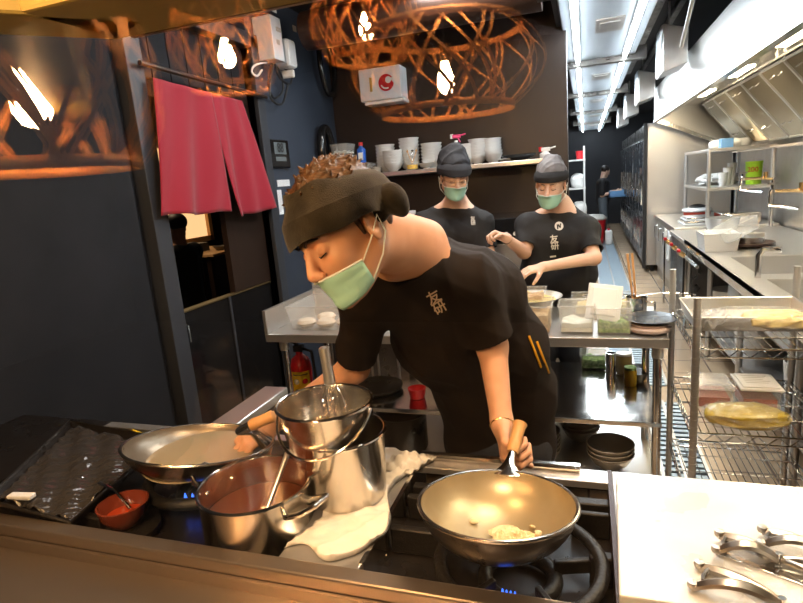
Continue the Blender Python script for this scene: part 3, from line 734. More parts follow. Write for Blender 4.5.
# door surround, plank transom and low gate
S_(MB().box(LX-.17, LX+.03, D0-.11, D0, 0, 2.62).box(LX-.17, LX+.03, D1, D1+.09, 0, 2.62).box(LX-.17, LX+.03, D0-.11, D1+.09, 2.55, 2.64), 'trim_1', 'slate_frame', bevel=.004)
tp = MB()
for i in range(7): y = D0+(D1-D0)*i/7; tp.box(LX-.09, LX-.05, y+.004, y+(D1-D0)/7-.004, 2.24, 2.55)
S_(tp, 'trim_2', 'slate_wall', bevel=.003)
d = S_(MB().box(LX-.10, LX-.06, D0, 2.92, .02, .985).box(LX-.10, LX-.06, 2.93, D1, .02, .985), 'door_1', 'black_gloss')
MB().box(LX-.105, LX-.052, D0, D1, .985, .993).build('top_strip', 'brass_dull', d, smooth=False)
MB().box(LX-.058, LX-.052, 2.915, 2.935, .05, .985).build('meeting_strip', 'slate_frame', d, smooth=False)
MB().tube([(LX-.05, 2.48, .92), (LX-.03, 2.48, .915), (LX-.03, 2.48, .82), (LX-.05, 2.48, .815)], .008).build('door_handle', 'chrome', d)
S_(B(LX-.09, LX-.05, 2.99, D1, 1.0, 2.24), 'door_2', 'dark_board')
# dining room beyond
S_(B(-5.2, -5.1, 1.0, 8, 0, 2.9), 'wall_dining', 'dark_board')
wp = T('light_panel', 'glowing warm cream wall panel in a dark frame, seen through the doorway', 'wall panel', (-5.08, 5.3, 1.7))
c0, c1_ = atx(168, 232, -5.05), atx(206, 216, -5.05)
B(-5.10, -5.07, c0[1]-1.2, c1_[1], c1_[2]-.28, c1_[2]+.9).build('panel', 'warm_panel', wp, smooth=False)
MB().box(-5.10, -5.02, c0[1]-1.25, c1_[1]+.06, c1_[2]-.34, c1_[2]-.27).box(-5.10, -5.02, c1_[1], c1_[1]+.07, c1_[2]-.34, c1_[2]+.9).build('frame', 'wood', wp, smooth=False)
tb = atx(212, 250, -4.3); dt = T('dining_table', 'light wooden dining table in front of the black-jacketed diner', 'table', (-4.4, tb[1], 0))
MB().box(-4.9, -3.95, tb[1]-.45, tb[1]+.5, tb[2]-.03, tb[2]).build('tabletop', 'wood_light', dt, smooth=False, bevel=.004)
for x in (-4.8, -4.05):
    for y in (-.38, .42): B(x-.03, x+.03, tb[1]+y-.03, tb[1]+y+.03, 0, tb[2]-.03).build('leg', 'dark_board', dt, smooth=False)
p_ = atx(216, 247, -4.2); one(MB().lathe([(.04, 0), (.075, .045), (.08, .05), (.07, .045), (.001, .01)], (0, 0, 0), 20), 'bowl', 'ceramic_dark_in', 'dark bowl standing on the dining room table', 'bowl', (0, 0, 0)).location = Vector((-4.15, p_[1], tb[2]))
o = one(B(-.11, .11, -.16, .16, 0, .10), 'napkin_box', 'slate_frame', 'grey box on the dining room table behind the diner', 'box', (0, 0, 0)); o.location = Vector((-4.45, p_[1]-.1, tb[2]))
ch = T('dining_chair', 'dark chair under the diner in the black jacket', 'chair', (-3.5, float(atx(183, 245, -3.5)[1]), 0)); cy = ch.location.y; cz = .62
MB().box(-3.75, -3.33, cy-.22, cy+.22, cz-.12, cz-.075).build('seat', 'dark_board', ch, smooth=False)
for x in (-3.72, -3.36):
    for y in (-.19, .19): B(x-.02, x+.02, cy+y-.02, cy+y+.02, 0, cz-.12).build('leg', 'dark_board', ch, smooth=False)

# serving window: clear pane, gilded head rail with a return towards the room
wn = S_(MB().box(-2.2, 1.6, GL, GL+.006, .80, 1.815), 'window_1', 'window_glass')
l0 = aty(330, 0, .60); l1 = aty(118, 40, .60)
zb = float(l1[2])
fr = MB().box(l1[0], 1.6, GL-.03, .60, zb, zb+.30)
dv = np.array((-.69, -.72, 0)); k0 = np.array((l1[0], .60, zb))
fr.prism([k0, k0+dv*.9, k0+dv*.9+np.array((.05, -.05, 0)), k0+np.array((.08, -.04, 0))], (0, 0, .3))
S_(fr, 'trim_3', 'rail_gold', bevel=.004)
S_(MB().box(l1[0]+.02, -.30, .601, .612, zb+.006, zb+.03), 'trim_4', 'red_cloth')
S_(MB().box(l1[0]+.02, 1.6, .600, .606, zb, zb+.006), 'trim_5', 'counter_rim')

# ================================================ hood, ceiling lights, passage
hx, hz0, hz1, hy0, hy1 = .90, 2.17, 2.55, .75, 8.70
hw, hzb = 1.96, 1.68
hd = T('extractor_hood', 'long stainless steel extractor hood with ridged filters above the sinks', 'extractor hood', (1.4, 4.7, hz0))
MB().prism([(hx, hy0, hz0), (hx, hy1, hz0), (hx, hy1, hz1), (hx, hy0, hz1)], (.03, 0, 0)).build('front_panel', 'steel', hd, smooth=False)
MB().prism([(hx, hy1, hz0), (hw, hy1, hzb), (hw, hy1, hz1+.3), (hx, hy1, hz1)], (0, -.03, 0)).build('end_panel', 'steel', hd, smooth=False)
MB().box(hx, hw, hy0, hy1, hz1, hz1+.02).build('top_panel', 'steel_dull', hd, smooth=False)
MB().box(hx-.005, hx+.06, hy0, hy1, hz0-.025, hz0).prism([(hx+.03, hy1-.035, hz0-.025), (hw, hy1-.035, hzb-.02), (hw, hy1-.035, hzb+.03), (hx+.03, hy1-.035, hz0+.03)], (0, .03, 0)).box(hw-.10, hw+.03, hy0, hy1, hzb-.03, hzb).build('gutter', 'steel_polished', hd, smooth=False)
MB().prism([(hx+.06, hy0, hz0+.20), (1.42, hy0, hz0+.13), (1.42, hy0, hz0+.16), (hx+.06, hy0, hz0+.23)], (0, hy1-hy0-.04, 0)).build('lamp_soffit', 'steel_polished', hd, smooth=False)
fx0, fz0, fx1, fz1 = 1.42, 2.28, 1.86, 1.74
fdir = np.array((fx1-fx0, 0, fz1-fz0)); fl_ = np.linalg.norm(fdir); fn_ = np.array((-fdir[2], 0, fdir[0]))/fl_*-1
nf = 12; yw = (hy1-.45-hy0)/nf
for k in range(nf):
    y0 = hy0+k*yw+.01; y1 = hy0+(k+1)*yw-.01; mb = MB(); nn = 13
    pr = []
    for i in range(nn*2+1):
        t_ = i/(nn*2); y = y0+(y1-y0)*t_; pr.append((y, .022 if i % 2 else 0))
    for (ya, ha), (yb, hb_) in zip(pr, pr[1:]):
        a = np.array((fx0, ya, fz0))-fn_*ha; b = np.array((fx0, yb, fz0))-fn_*hb_
        mb.add([a, b, b+fdir, a+fdir], [(0, 1, 2, 3)])
    f_ = mb.build('filter', 'filter', hd, smooth=False, solid=.003)
    fm = MB()
    for ya in (y0-.008, y1-.004): fm.prism([(fx0, ya, fz0-.02), (fx1, ya, fz1-.02), (fx1, ya, fz1+.02), (fx0, ya, fz0+.02)], (0, .012, 0))
    fm.tube([(fx0, y0-.008, fz0), (fx0, y1+.008, fz0)], .012, 6); fm.tube([(fx1, y0-.008, fz1), (fx1, y1+.008, fz1)], .012, 6)
    fm.build('filter_frame', 'steel', f_, smooth=False)
    for yy in (.33, .66):
        for tt in (.12, .75):
            q = np.array((fx0, y0+(y1-y0)*yy, fz0))+fdir*tt; x = MB(); x.tube([q+(-.01, -.03, -.0), q+(-.03, -.02, -.02), q+(-.03, .02, -.02), q+(-.01, .03, 0)], .004, 6); x.build('filter_handle', 'chrome', f_)
for k, yc in enumerate((1.6, 2.9, 4.2, 5.5, 6.9)):
    lp = T('hood_lamp', 'bright warm lamp inside the extractor hood, %s' % ('first from the serving window', 'second from the serving window', 'third, halfway along', 'fourth, above the end of the sinks', 'last, nearest the steel rack')[k], 'lamp', (1.16, yc, 2.30), 'lamps inside the extractor hood')
    B(1.08, 1.28, yc-.30, yc+.30, 2.285, 2.33).build('housing', 'steel', lp, smooth=False, bevel=.01)
    B(1.10, 1.26, yc-.27, yc+.27, 2.272, 2.286).build('diffuser', 'hoodlamp', lp, smooth=False, bevel=.004)

# five ceiling light fields along the passage
cz = 2.60; xa, xb = -.16, .46
ys = [1.10, 3.62, 6.12, 8.62, 11.3, 14.0, 16.9]
names_ = ('nearest the serving window', 'second from the serving window', 'third along the passage', 'fourth along the passage', 'fifth along the passage', 'farthest along the passage')
for k in range(6):
    y0, y1 = ys[k], ys[k+1]; t_ = T('ceiling_light', 'steel ceiling light panel with two fluorescent tubes, '+names_[k], 'ceiling light', ((xa+xb)/2, (y0+y1)/2, cz), 'ceiling light panels over the passage')
    MB().box(xa, xb, y0+.05, y1-.05, cz+.03, cz+.22).build('panel', 'panel_steel', t_, smooth=False, bevel=.01)
    MB().box(xa-.10, xb+.10, y0-.05, y0+.05, cz-.02, cz+.10).build('crossbar', 'steel_dark', t_, smooth=False)
    for x in (xa+.10, xb-.10):
        tu = MB().cyl((x, y0+.14, cz-.005), (x, y1-.14, cz-.005), .014, n=12).build('fluorescent_tube', 'tube', t_)
        MB().box(x-.025, x+.025, y0+.10, y1-.10, cz+.012, cz+.035).build('tube_holder', 'white_plastic', tu, smooth=False)
    if k: MB().box(.08, .28, y0+.9, y0+1.3, cz+.02, cz+.035).box(.11, .25, y0+.98, y0+1.22, cz+.012, cz+.022).build('air_grille', 'steel_dull', t_, smooth=False)
# hanging air outlets to the right of the panels
for k, y in enumerate((5.6, 8.0, 10.3, 12.6)):
    t_ = T('air_outlet', 'white-faced steel air outlet box hanging right of the ceiling lights, '+('nearest and largest', 'second nearest', 'third back', 'farthest back')[k], 'air outlet', (.72, y, 2.55), 'air outlets beside the ceiling lights')
    MB().prism([(.64, y, 2.36), (.84, y, 2.42), (.84, y, 2.70), (.64, y, 2.76)], (0, .45, 0)).build('box', 'steel', t_, smooth=False, bevel=.01)
    MB().prism([(.632, y+.02, 2.38), (.638, y+.02, 2.38), (.638, y+.02, 2.75), (.632, y+.02, 2.75)], (0, .41, 0)).build('face', 'white_box', t_, smooth=False)
    MB().cyl((.70, y+.1, 2.75), (.70, y+.1, 2.95), .01).build('hanger', 'steel', t_)
t_ = one(MB().box(.55, .62, 1.2, 9, 2.86, 2.93).box(.75, .80, 1.2, 9, 2.88, 2.93), 'cable_tray', 'steel_dark', 'dark metal cable tray running along the ceiling beside the lights', 'cable tray')
MB_ = MB().cyl((.62, 3.2, 2.93), (.62, 4.4, 2.35), .012); one(MB_, 'hanging_rod', 'steel_dull', 'thin steel rod slanting down from the ceiling left of the hood', 'rod')
# brown ducts over the left half
for y, z, r in ((3.9, 2.72, .13), (2.6, 2.80, .11)):
    one(MB().cyl((-1.9 if r > .12 else -1.2, y, z), (-.25, y, z), r, n=24), 'air_duct', 'brown_duct', 'brown round air duct under the dark ceiling, %s' % ('the thicker one by the back wall' if r > .12 else 'the thinner one nearer the stove'), 'duct')
one(MB().box(-.2, -.12, 1.0, 4.7, 2.66, 2.95), 'ceiling_beam', 'black', 'black beam at the left edge of the ceiling lights', 'beam')

# fridges
for k in range(3):
    y0 = 9.0+k*1.9; t_ = T('upright_fridge', 'tall stainless upright fridge with glass doors, '+('nearest in the row', 'middle of the row', 'farthest in the row')[k], 'fridge', (1.2, y0+.95, 0), 'upright fridges along the passage')
    MB().box(.85, 1.95, y0, y0+1.86, .10, 2.16).build('cabinet', 'steel', t_, smooth=False, bevel=.01)
    MB().box(.83, .86, y0+.02, y0+1.84, 1.98, 2.15).build('top_grille', 'black_metal', t_, smooth=False)
    for j in range(3):
        for z0, z1, g_ in ((.80, 1.94, 1), (.16, .77, 0)):
            a = y0+.03+j*.605; d_ = B(.80, .85, a, a+.585, z0, z1).build('door', 'fridge', t_, smooth=False, bevel=.006)
            if g_: B(.794, .80, a+.10, a+.48, z0+.10, z1-.12).build('glass_pane', 'fridge_glass', d_, smooth=False)
            B(.775, .80, a+.03, a+.05, z0+.2, z0+.2+(z1-z0)*.4).build('door_handle', 'chrome', d_, smooth=False)
    for yy in (.1, 1.76):
        for xx in (.95, 1.85): MB().cyl((xx, y0+yy, 0), (xx, y0+yy, .10), .025).build('foot', 'black', t_)
one(MB().box(.80, .845, 8.95, 9.0, .06, 2.16), 'corner_trim', 'black', 'black vertical trim at the front corner of the fridge row', 'trim')

# storage on the left of the passage, far back
rk = T('storage_rack', 'white wire storage rack of bags and red tubs at the left of the passage', 'rack', (-.2, 9.7, 0))
for x in (-.42, -.02):
    for y in (9.5, 10.1): MB().cyl((x, y, 0), (x, y, 1.95), .015).build('post', 'white_plastic', rk)
for z in (.35, .85, 1.3, 1.75): B(-.44, 0, 9.48, 10.12, z-.02, z).build('shelf', 'white_plastic', rk, smooth=False)
def crumple(c, sx, sy, sz, m, name, label, cat, seed, par=None, grp=None, n=26, amp=.25, fr=3.):
    r = np.random.default_rng(seed); D = r.normal(size=(5, 3))*fr; ph = r.uniform(0, 6, 5); mb = MB()
    def fn(a, b):
        th = 2*PI*a; ph_ = PI*b; v = np.array((math.sin(ph_)*math.cos(th), math.sin(ph_)*math.sin(th), math.cos(ph_)))
        w_ = sum((1-abs(math.sin(D[i]@v+ph[i])))*(1/(1+i*.3)) for i in range(5))/3
        k_ = 1-amp*.6+amp*w_; q = v*k_; q[2] = max(q[2], -.75)
        q = np.sign(q)*np.abs(q)**.75; return (c[0]+q[0]*sx, c[1]+q[1]*sy, c[2]+sz*.8+q[2]*sz)
    mb.grid(n, n, fn, closed_u=True)
    if par: return mb.build(name, m, par)
    return one(mb, name, m, label, cat, c, grp)
for i, (x, z, m, nm, lb, ct) in enumerate(((-.12, 1.3, 'white_plastic', 'plastic_bag', 'crumpled white bag on the rack shelf far back left of the passage', 'bag'), (-.10, .85, 'white_plastic', 'plastic_bag', 'white bag on the middle shelf of the far storage rack', 'bag'), (-.10, .35, 'white_plastic', 'plastic_bag', 'white bag on the lowest shelf of the far storage rack', 'bag'))):
    crumple((x, 9.7, z), .12, .16, .13, m, nm, lb, ct, 20+i)
for z, lb in ((1.75, 'red tub on the top shelf of the far storage rack'), (.35, 'red tub on the lowest shelf of the far storage rack')):
    one(MB().lathe([(.06, 0), (.08, .14), (.075, .14), (.055, .01)], (-.08, 9.98, z), 20), 'tub', 'red', lb, 'tub', (-.08, 9.98, z))
one(MB().box(-.55, -.35, 7.2, 8.6, 0, 2.1), 'white_cabinet', 'white_box', 'white cabinet side at the left of the passage, just past the dark back wall', 'cabinet', bevel=.01)
rb = T('waste_bin', 'red waste bin with a grey lid at the end of the passage', 'bin', (.15, 12.6, 0))
MB().lathe([(.20, 0), (.26, .52), (.25, .52), (.19, .02)], (.15, 12.6, 0), 28).build('tub', 'red', rb); MB().lathe([(.27, .52), (.28, .55), (.20, .62), (.001, .64)], (.15, 12.6, 0), 28).build('lid', 'ceramic_grey', rb)
wc = T('jerry_can', 'white plastic can on the floor right of the red bin', 'container', (.45, 12.4, 0)); MB().box(.38, .52, 12.3, 12.5, 0, .30).build('can', 'white_plastic', wc, bevel=.03); MB().cyl((.45, 12.4, .30), (.45, 12.4, .34), .025).build('cap', 'red', wc)
# drain grates in the floor
for (x0, x1, y0, y1, lb) in ((.16, .56, 4.2, 15.5, 'long pale blue-grey drain grate down the middle of the passage floor'), (.36, .60, .9, 3.9, 'slotted steel drain grate under the wire shelf')):
    t_ = T('drain_grate', lb, 'drain grate', ((x0+x1)/2, (y0+y1)/2, 0))
    MB().box(x0, x0+.02, y0, y1, .001, .014).box(x1-.02, x1, y0, y1, .001, .014).box((x0+x1)/2-.01, (x0+x1)/2+.01, y0, y1, .001, .014).build('frame', 'steel_dull', t_, smooth=False)
    mb = MB(); y = y0
    while y < y1: mb.box(x0+.02, x1-.02, y, y+.035, .002, .010); y += .06
    mb.build('slats', 'grate_blue', t_, smooth=False)['kind'] = 'stuff'
    B(x0, x1, y0, y1, .0005, .0015).build('pit_shade', 'black', t_, smooth=False)  # thin black sheet; its colour stands for the shade under the slats

# ================================================ far right: rack, side counter, sinks
rk = T('storage_rack', 'stainless post rack with two shelves standing on the side counter under the hood end', 'rack', (1.6, 7.7, .85))
RX0, RX1, RY0, RY1 = 1.29, 1.93, 7.0, 8.5
for x in (RX0, RX1-.03):
    for y in (RY0, RY1): MB().cyl((x, y, .86), (x, y, 1.705), .022).build('post', 'steel', rk)
for z in (1.28, 1.70): MB().box(RX0-.02, RX1, RY0-.02, RY1+.02, z-.035, z).build('shelf', 'steel', rk, smooth=False, bevel=.006)
sc_ = T('side_counter', 'stainless side counter with cupboard doors between the range and the fridges', 'counter', (1.45, 7.9, 0))
MB().box(.95, 1.98, 6.95, 8.9, .82, .86).build('worktop', 'steel', sc_, smooth=False, bevel=.006); B(1.0, 1.97, 7.0, 8.88, 0, .82).build('body', 'steel_dull', sc_, smooth=False)
for j in range(4):
    a = 7.02+j*.46; d_ = B(.975, 1.0, a, a+.44, .14, .80).build('door', 'steel', sc_, smooth=False, bevel=.006); MB().tube([(.975, a+.38, .72), (.945, a+.38, .71), (.945, a+.38, .55), (.975, a+.38, .54)], .008).build('door_handle', 'chrome', d_)
crumple((1.55, 7.9, 1.28), .24, .28, .08, 'white_plastic', 'plastic_bag', 'crumpled white bags lying on the lower rack shelf left of the green canister', 'bag', 31, amp=.5, fr=6)
q = aty(711, 165, 7.5)
for k in range(3):
    x, y = 1.50+.07*k, 7.35+.12*k
    one(MB().lathe([(.035, 0), (.05, .14+.05*k), (.05, .15+.05*k), (.001, .15+.05*k)], (x, y, 1.28), 18), 'cup_stack', 'white_plastic', 'white stacked paper cups on the lower rack shelf, '+('lowest stack', 'middle stack', 'tallest stack beside the green canister')[k], 'cups', (x, y, 1.28), 'paper cup stacks on the rack')
gx, gy = 1.80, 7.32
gc = T('canister', 'lime green canister with red writing on the lower rack shelf', 'canister', (gx, gy, 1.28)); MB().lathe([(.075, 0), (.085, .24), (.08, .24), (.07, .01)], (gx, gy, 1.28), 28).build('body', 'lime', gc); MB().lathe([(.087, .235), (.087, .25), (.001, .252)], (gx, gy, 1.28), 28).build('lid', 'lime', gc)
def oncan(x, y):
    a = -PI*.62+x/.083; return (gx+.0835*math.cos(a), gy+.0835*math.sin(a), 1.28+.16+y)
text_mesh('200', .075, oncan, gc, 'red', 'red_writing')
for k, (x, y) in enumerate(((1.45, 7.5), (1.6, 7.4), (1.75, 7.6))):
    crumple((x, y, 1.70), .08, .10, .06, 'white_plastic', 'plastic_bag', 'white packet on the top rack shelf, '+('leftmost', 'middle', 'right one')[k], 'packet', 40+k)
one(B(1.42, 1.54, 7.1, 7.25, 1.70, 1.80), 'carton', 'blue_crate', 'small blue and white carton on the top rack shelf', 'box', bevel=.004)
# side counter things
c = atz(683, 212, .90); x, y = c[0]+.05, 7.9
rbw = T('lidded_bowl', 'red bowl with white rim and dark lid on the side counter', 'bowl', (x, y, .86)); MB().lathe([(.09, 0), (.15, .05), (.155, .10), (.15, .10), (.001, .02)], (x, y, .86), 28).build('bowl', 'red_dull', rbw)
MB().lathe([(.16, .10), (.175, .115), (.16, .14), (.10, .15), (.001, .15)], (x, y, .86), 28).build('rim', 'ceramic', rbw); MB().lathe([(.09, .15), (.10, .17), (.04, .19), (.001, .195)], (x, y, .86), 28).build('lid', 'black_gloss', rbw)
for k in range(4):
    one(MB().box(1.08+k*.01, 1.42-k*.02, 7.12+k*.02, 7.62-.02*k, .862+k*.022, .880+k*.022), 'steel_tray', 'steel_polished' if k % 2 else 'white_box', 'flat tray in the low pile on the side counter, '+('bottom one', 'second from bottom', 'third from bottom', 'top one')[k], 'tray', bevel=.004)
one(MB().box(1.45, 1.85, 7.1, 7.5, .86, .98), 'tray_stack', 'steel_polished', 'low steel box on the side counter under the rack', 'box', bevel=.01)
one(MB().lathe([(.05, .0), (.06, .10), (.055, .10), (.001, .02)], (1.5, 7.05, .86), 20), 'steel_pot', 'steel_polished', 'short steel pot at the front edge of the side counter', 'pot', (1.5, 7.05, .86))
# hand towels on the range rail
for k, y in enumerate((7.2, 7.5)):
    mb = MB(); mb.grid(10, 12, lambda a, b, y=y: (.93-.02*math.sin(a*9)*b, y+(a-.5)*.18, .80-.36*b), False); one(mb, 'hand_towel', 'white_plastic' if k == 0 else 'towel', 'white towel hanging on the side counter front, '+('nearer one', 'farther one')[k], 'towel', solid=.004)

# sink counter
sk = T('sink_counter', 'long stainless counter with two deep sinks along the right wall', 'sink counter', (1.4, 4.1, 0))
def top_with_holes(x0, x1, y0, y1, z0, z1, holes):
    mb = MB(); ys_ = sorted({y0, y1, *[h[2] for h in holes], *[h[3] for h in holes]})
    for a, b in zip(ys_, ys_[1:]):
        hs = [h for h in holes if h[2] <= a and h[3] >= b]
        if hs: h = hs[0]; mb.box(x0, h[0], a, b, z0, z1); mb.box(h[1], x1, a, b, z0, z1)
        else: mb.box(x0, x1, a, b, z0, z1)
    return mb
holes = [(1.03, 1.80, 3.98, 4.72), (1.03, 1.80, 2.95, 3.80)]
top_with_holes(.89, 1.98, 1.5, 5.86, .83, .86, holes).build('worktop', 'steel', sk, smooth=False)
for h in holes:
    b_ = MB().box(h[0], h[0]+.008, h[2], h[3], .55, .855).box(h[1]-.008, h[1], h[2], h[3], .55, .855).box(h[0], h[1], h[2], h[2]+.008, .55, .855).box(h[0], h[1], h[3]-.008, h[3], .55, .855).box(h[0], h[1], h[2], h[3], .54, .55); b_.build('sink_basin', 'steel', sk, smooth=False)
MB().box(.89, .90, 1.5, 5.86, .78, .86).build('front_lip', 'steel_polished', sk, smooth=False)
for x in (.93, 1.90):
    for y in (1.55, 2.85, 3.9, 4.85, 5.8): MB().cyl((x, y, 0), (x, y, .83), .02).build('leg', 'steel', sk)
B(.93, 1.93, 1.55, 5.8, .25, .27).build('lower_shelf', 'steel_dull', sk, smooth=False)
B(1.97, 1.985, 1.5, 5.86, .86, 1.05).build('splashback', 'steel', sk, smooth=False)
for k, y in enumerate((2.2, 3.3, 4.4, 5.2)):
    one(MB().lathe([(.13, 0), (.15, .24), (.145, .24), (.12, .01)], (1.15, y, .27), 24), 'stock_bucket', 'steel' if k % 2 else 'white_plastic', 'bucket on the shelf under the sink counter, '+('nearest', 'second nearest', 'third', 'farthest')[k], 'bucket', (1.15, y, .27), 'buckets under the sinks')
# gas pipe with valves along the front
gp = T('gas_pipe', 'steel gas pipe with red and white valve knobs in front of the range', 'pipe', (.84, 6.3, .7))
MB().tube([(.86, 5.0, .74), (.84, 5.3, .76), (.84, 6.88, .76)], .015).tube([(.84, 5.4, .76), (.84, 5.4, 0)], .012).tube([(.84, 6.85, .76), (.84, 6.85, 0)], .012).build('pipe', 'steel_polished', gp)
for y in (5.5, 5.95, 6.4): v_ = MB().cyl((.84, y, .76), (.80, y, .79), .022).build('valve', 'brass', gp); MB().obox((.79, y, .81), .03, .05, .03).build('red_knob', 'red', v_, bevel=.008); MB().obox((.80, y+.06, .80), .025, .04, .025).build('white_knob', 'white_plastic', v_, bevel=.008)
rg = T('gas_range', 'low black and steel gas range between sink counter and side counter', 'stove', (1.4, 6.4, 0))
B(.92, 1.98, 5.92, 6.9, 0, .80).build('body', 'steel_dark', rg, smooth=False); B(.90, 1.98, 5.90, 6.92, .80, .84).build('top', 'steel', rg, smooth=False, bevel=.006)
for y in (6.15, 6.6): MB().lathe([(.10, 0), (.14, 0), (.14, .03), (.10, .03), (.10, 0)], (1.35, y, .84), 24, caps=False).build('burner_ring', 'cast_iron', rg)
B(.905, .92, 6.0, 6.85, .15, .70).build('oven_door', 'black_metal', rg, smooth=False)
one(MB().lathe([(.14, 0), (.16, .12), (.155, .12), (.001, .02)], (1.35, 6.55, .872), 28), 'steel_pot', 'steel', 'wide steel pot on the gas range ring', 'pot', (1.35, 6.55, .87))
# wall taps
for k, (px, py, X_) in enumerate(((762, 178, 1.72), (797, 190, 1.60))):
    c = atx(px, py, X_); y = c[1]; tp_ = T('wall_tap', 'swing-arm brass and chrome tap on a tall steel riser, %s' % ('the farther one' if k == 0 else 'the nearer one by the sinks'), 'tap', (X_+.10, y, .86), 'riser taps over the range and sinks')
    MB().cyl((X_+.10, y, .86), (X_+.10, y, c[2]), .02).build('riser', 'steel_polished', tp_)
    MB().tube([(X_+.10, y, c[2]-.02), (X_-.02, y-.05, c[2]), (X_-.20, y-.12, c[2]+.01)], .014).build('arm', 'brass', tp_)
    MB().tube([(X_-.20, y-.12, c[2]+.04), (X_-.22, y-.13, c[2]), (X_-.22, y-.13, c[2]-.10), (X_-.05, y-.22, c[2]-.13)], .014).build('spout', 'chrome', tp_)
    MB().cyl((X_-.20, y-.12, c[2]), (X_-.20, y-.12, c[2]+.06), .018).obox((X_-.20, y-.12, c[2]+.07), .07, .02, .015).build('handle', 'chrome', tp_)
    MB().cyl((X_+.02, y-.04, c[2]), (X_+.02, y-.04, c[2]+.06), .022).build('valve', 'brass', tp_)
c = atz(790, 300, .86); st = T('sink_tap', 'short steel sink tap rising at the front sink', 'tap', (1.1, 3.1, .86))
MB().tube([(1.0, 3.86, .86), (1.0, 3.86, 1.0), (1.02, 3.84, 1.04), (1.10, 3.80, 1.04)], .018).build('spout', 'steel_polished', st)
# steel tray items on the counter
c = atz(712, 248, .86); R_ = Matrix.Rotation(-.45, 3, 'Y') @ Matrix.Rotation(.3, 3, 'Z')
pc = T('food_box', 'empty white translucent food box standing tilted with its lid on the sink counter', 'container', (c[0]+.05, 5.15, .86), None)
def hollow(mb, c, sx, sy, sz, R=None, t=.004, taper=.88):
    R = R or Matrix.Identity(3); c = Vector([float(a) for a in c]); V = []
    for (fx, z) in ((taper, 0), (1, sz), (1-2*t/sx, sz), (taper-2*t/sx, t)):
        for x, y in ((-.5, -.5), (.5, -.5), (.5, .5), (-.5, .5)): V.append(c+R@Vector((x*sx*fx, y*sy*fx, z)))
    Fs = [(3, 2, 1, 0)]
    for l in range(3):
        for i in range(4): j = (i+1) % 4; Fs.append((l*4+i, l*4+j, l*4+4+j, l*4+4+i))
    Fs.append((12, 13, 14, 15)); mb.add(V, Fs)
    # rolled rim
    for i in range(4): a = V[4+i]; b = V[4+(i+1) % 4]; mb.tube([a, b], .004, 6)
    return mb
hollow(MB(), (c[0]+.02, 5.15, .862), .26, .34, .14).build('tub', 'white_plastic', pc, smooth=False)
hollow(MB(), (c[0]+.13, 5.1, .97), .28, .36, .10, R_).build('lid_box', 'cloudy_plastic', pc, smooth=False)
c = atz(747, 246, .86); pn = T('serving_pan', 'round brown platter with steel ring and square steel holder on the sink counter', 'pan', (c[0], c[1], .86))
MB().lathe([(.16, .0), (.20, .02), (.20, .035), (.15, .03), (.001, .03)], (c[0], c[1], .861), 32, sx=1.0).build('platter', 'brown_duct', pn); MB().lathe([(.11, .03), (.12, .08), (.115, .08), (.105, .03)], (c[0], c[1], .861), 28).build('ring', 'steel_polished', pn)
MB().obox((c[0]+.05, c[1]+.06, .93), .16, .10, .08).build('holder', 'steel', pn, smooth=False, bevel=.01)

# ================================================ wire shelf
WX0, WX1, WY0, WY1 = .375, .86, 2.15, 2.75
ws = T('wire_shelf', 'chrome wire shelf on posts at the right end of the worktable', 'shelf', ((WX0+WX1)/2, (WY0+WY1)/2, 0))
for x in (WX0, WX1):
    for y in (WY0, WY1):
        ps = MB().cyl((x, y, .03), (x, y, 1.12), .0135); z = .08
        while z < 1.1: ps.cyl((x, y, z), (x, y, z+.006), .0155, n=12); z += .03
        p_ = ps.build('post', 'steel', ws); MB().cyl((x, y, 0), (x, y, .03), .022).build('foot', 'rubber', p_)
for z in (.93, .60, .28):
    mb = MB()
    for y in (WY0, WY1):
        mb.tube([(WX0, y, z), (WX1, y, z)], .0035, 6); mb.tube([(WX0, y, z-.032), (WX1, y, z-.032)], .003, 6)
        n_ = 14; mb.tube([(WX0+(WX1-WX0)*i/n_, y, z-(.032 if i % 2 else 0)) for i in range(n_+1)], .0025, 5)
    for x in (WX0, WX1):
        mb.tube([(x, WY0, z), (x, WY1, z)], .0035, 6); mb.tube([(x, WY0, z-.032), (x, WY1, z-.032)], .003, 6)
        n_ = 16; mb.tube([(x, WY0+(WY1-WY0)*i/n_, z-(.032 if i % 2 else 0)) for i in range(n_+1)], .0025, 5)
    for i in range(1, 18): x = WX0+(WX1-WX0)*i/18; mb.tube([(x, WY0, z+.003), (x, WY1, z+.003)], .0018, 5)
    for i in range(1, 4): y = WY0+(WY1-WY0)*i/4; mb.tube([(WX0, y, z-.001), (WX1, y, z-.001)], .003, 5)
    mb.build('shelf', 'chrome', ws)
tt = T('steel_tray', 'shallow rectangular stainless tray at the back of the top wire shelf', 'tray', (.62, 2.54, .935))
hollow(MB(), (.62, 2.54, .936), .44, .36, .055, taper=.96).build('tray', 'steel', tt, smooth=False)
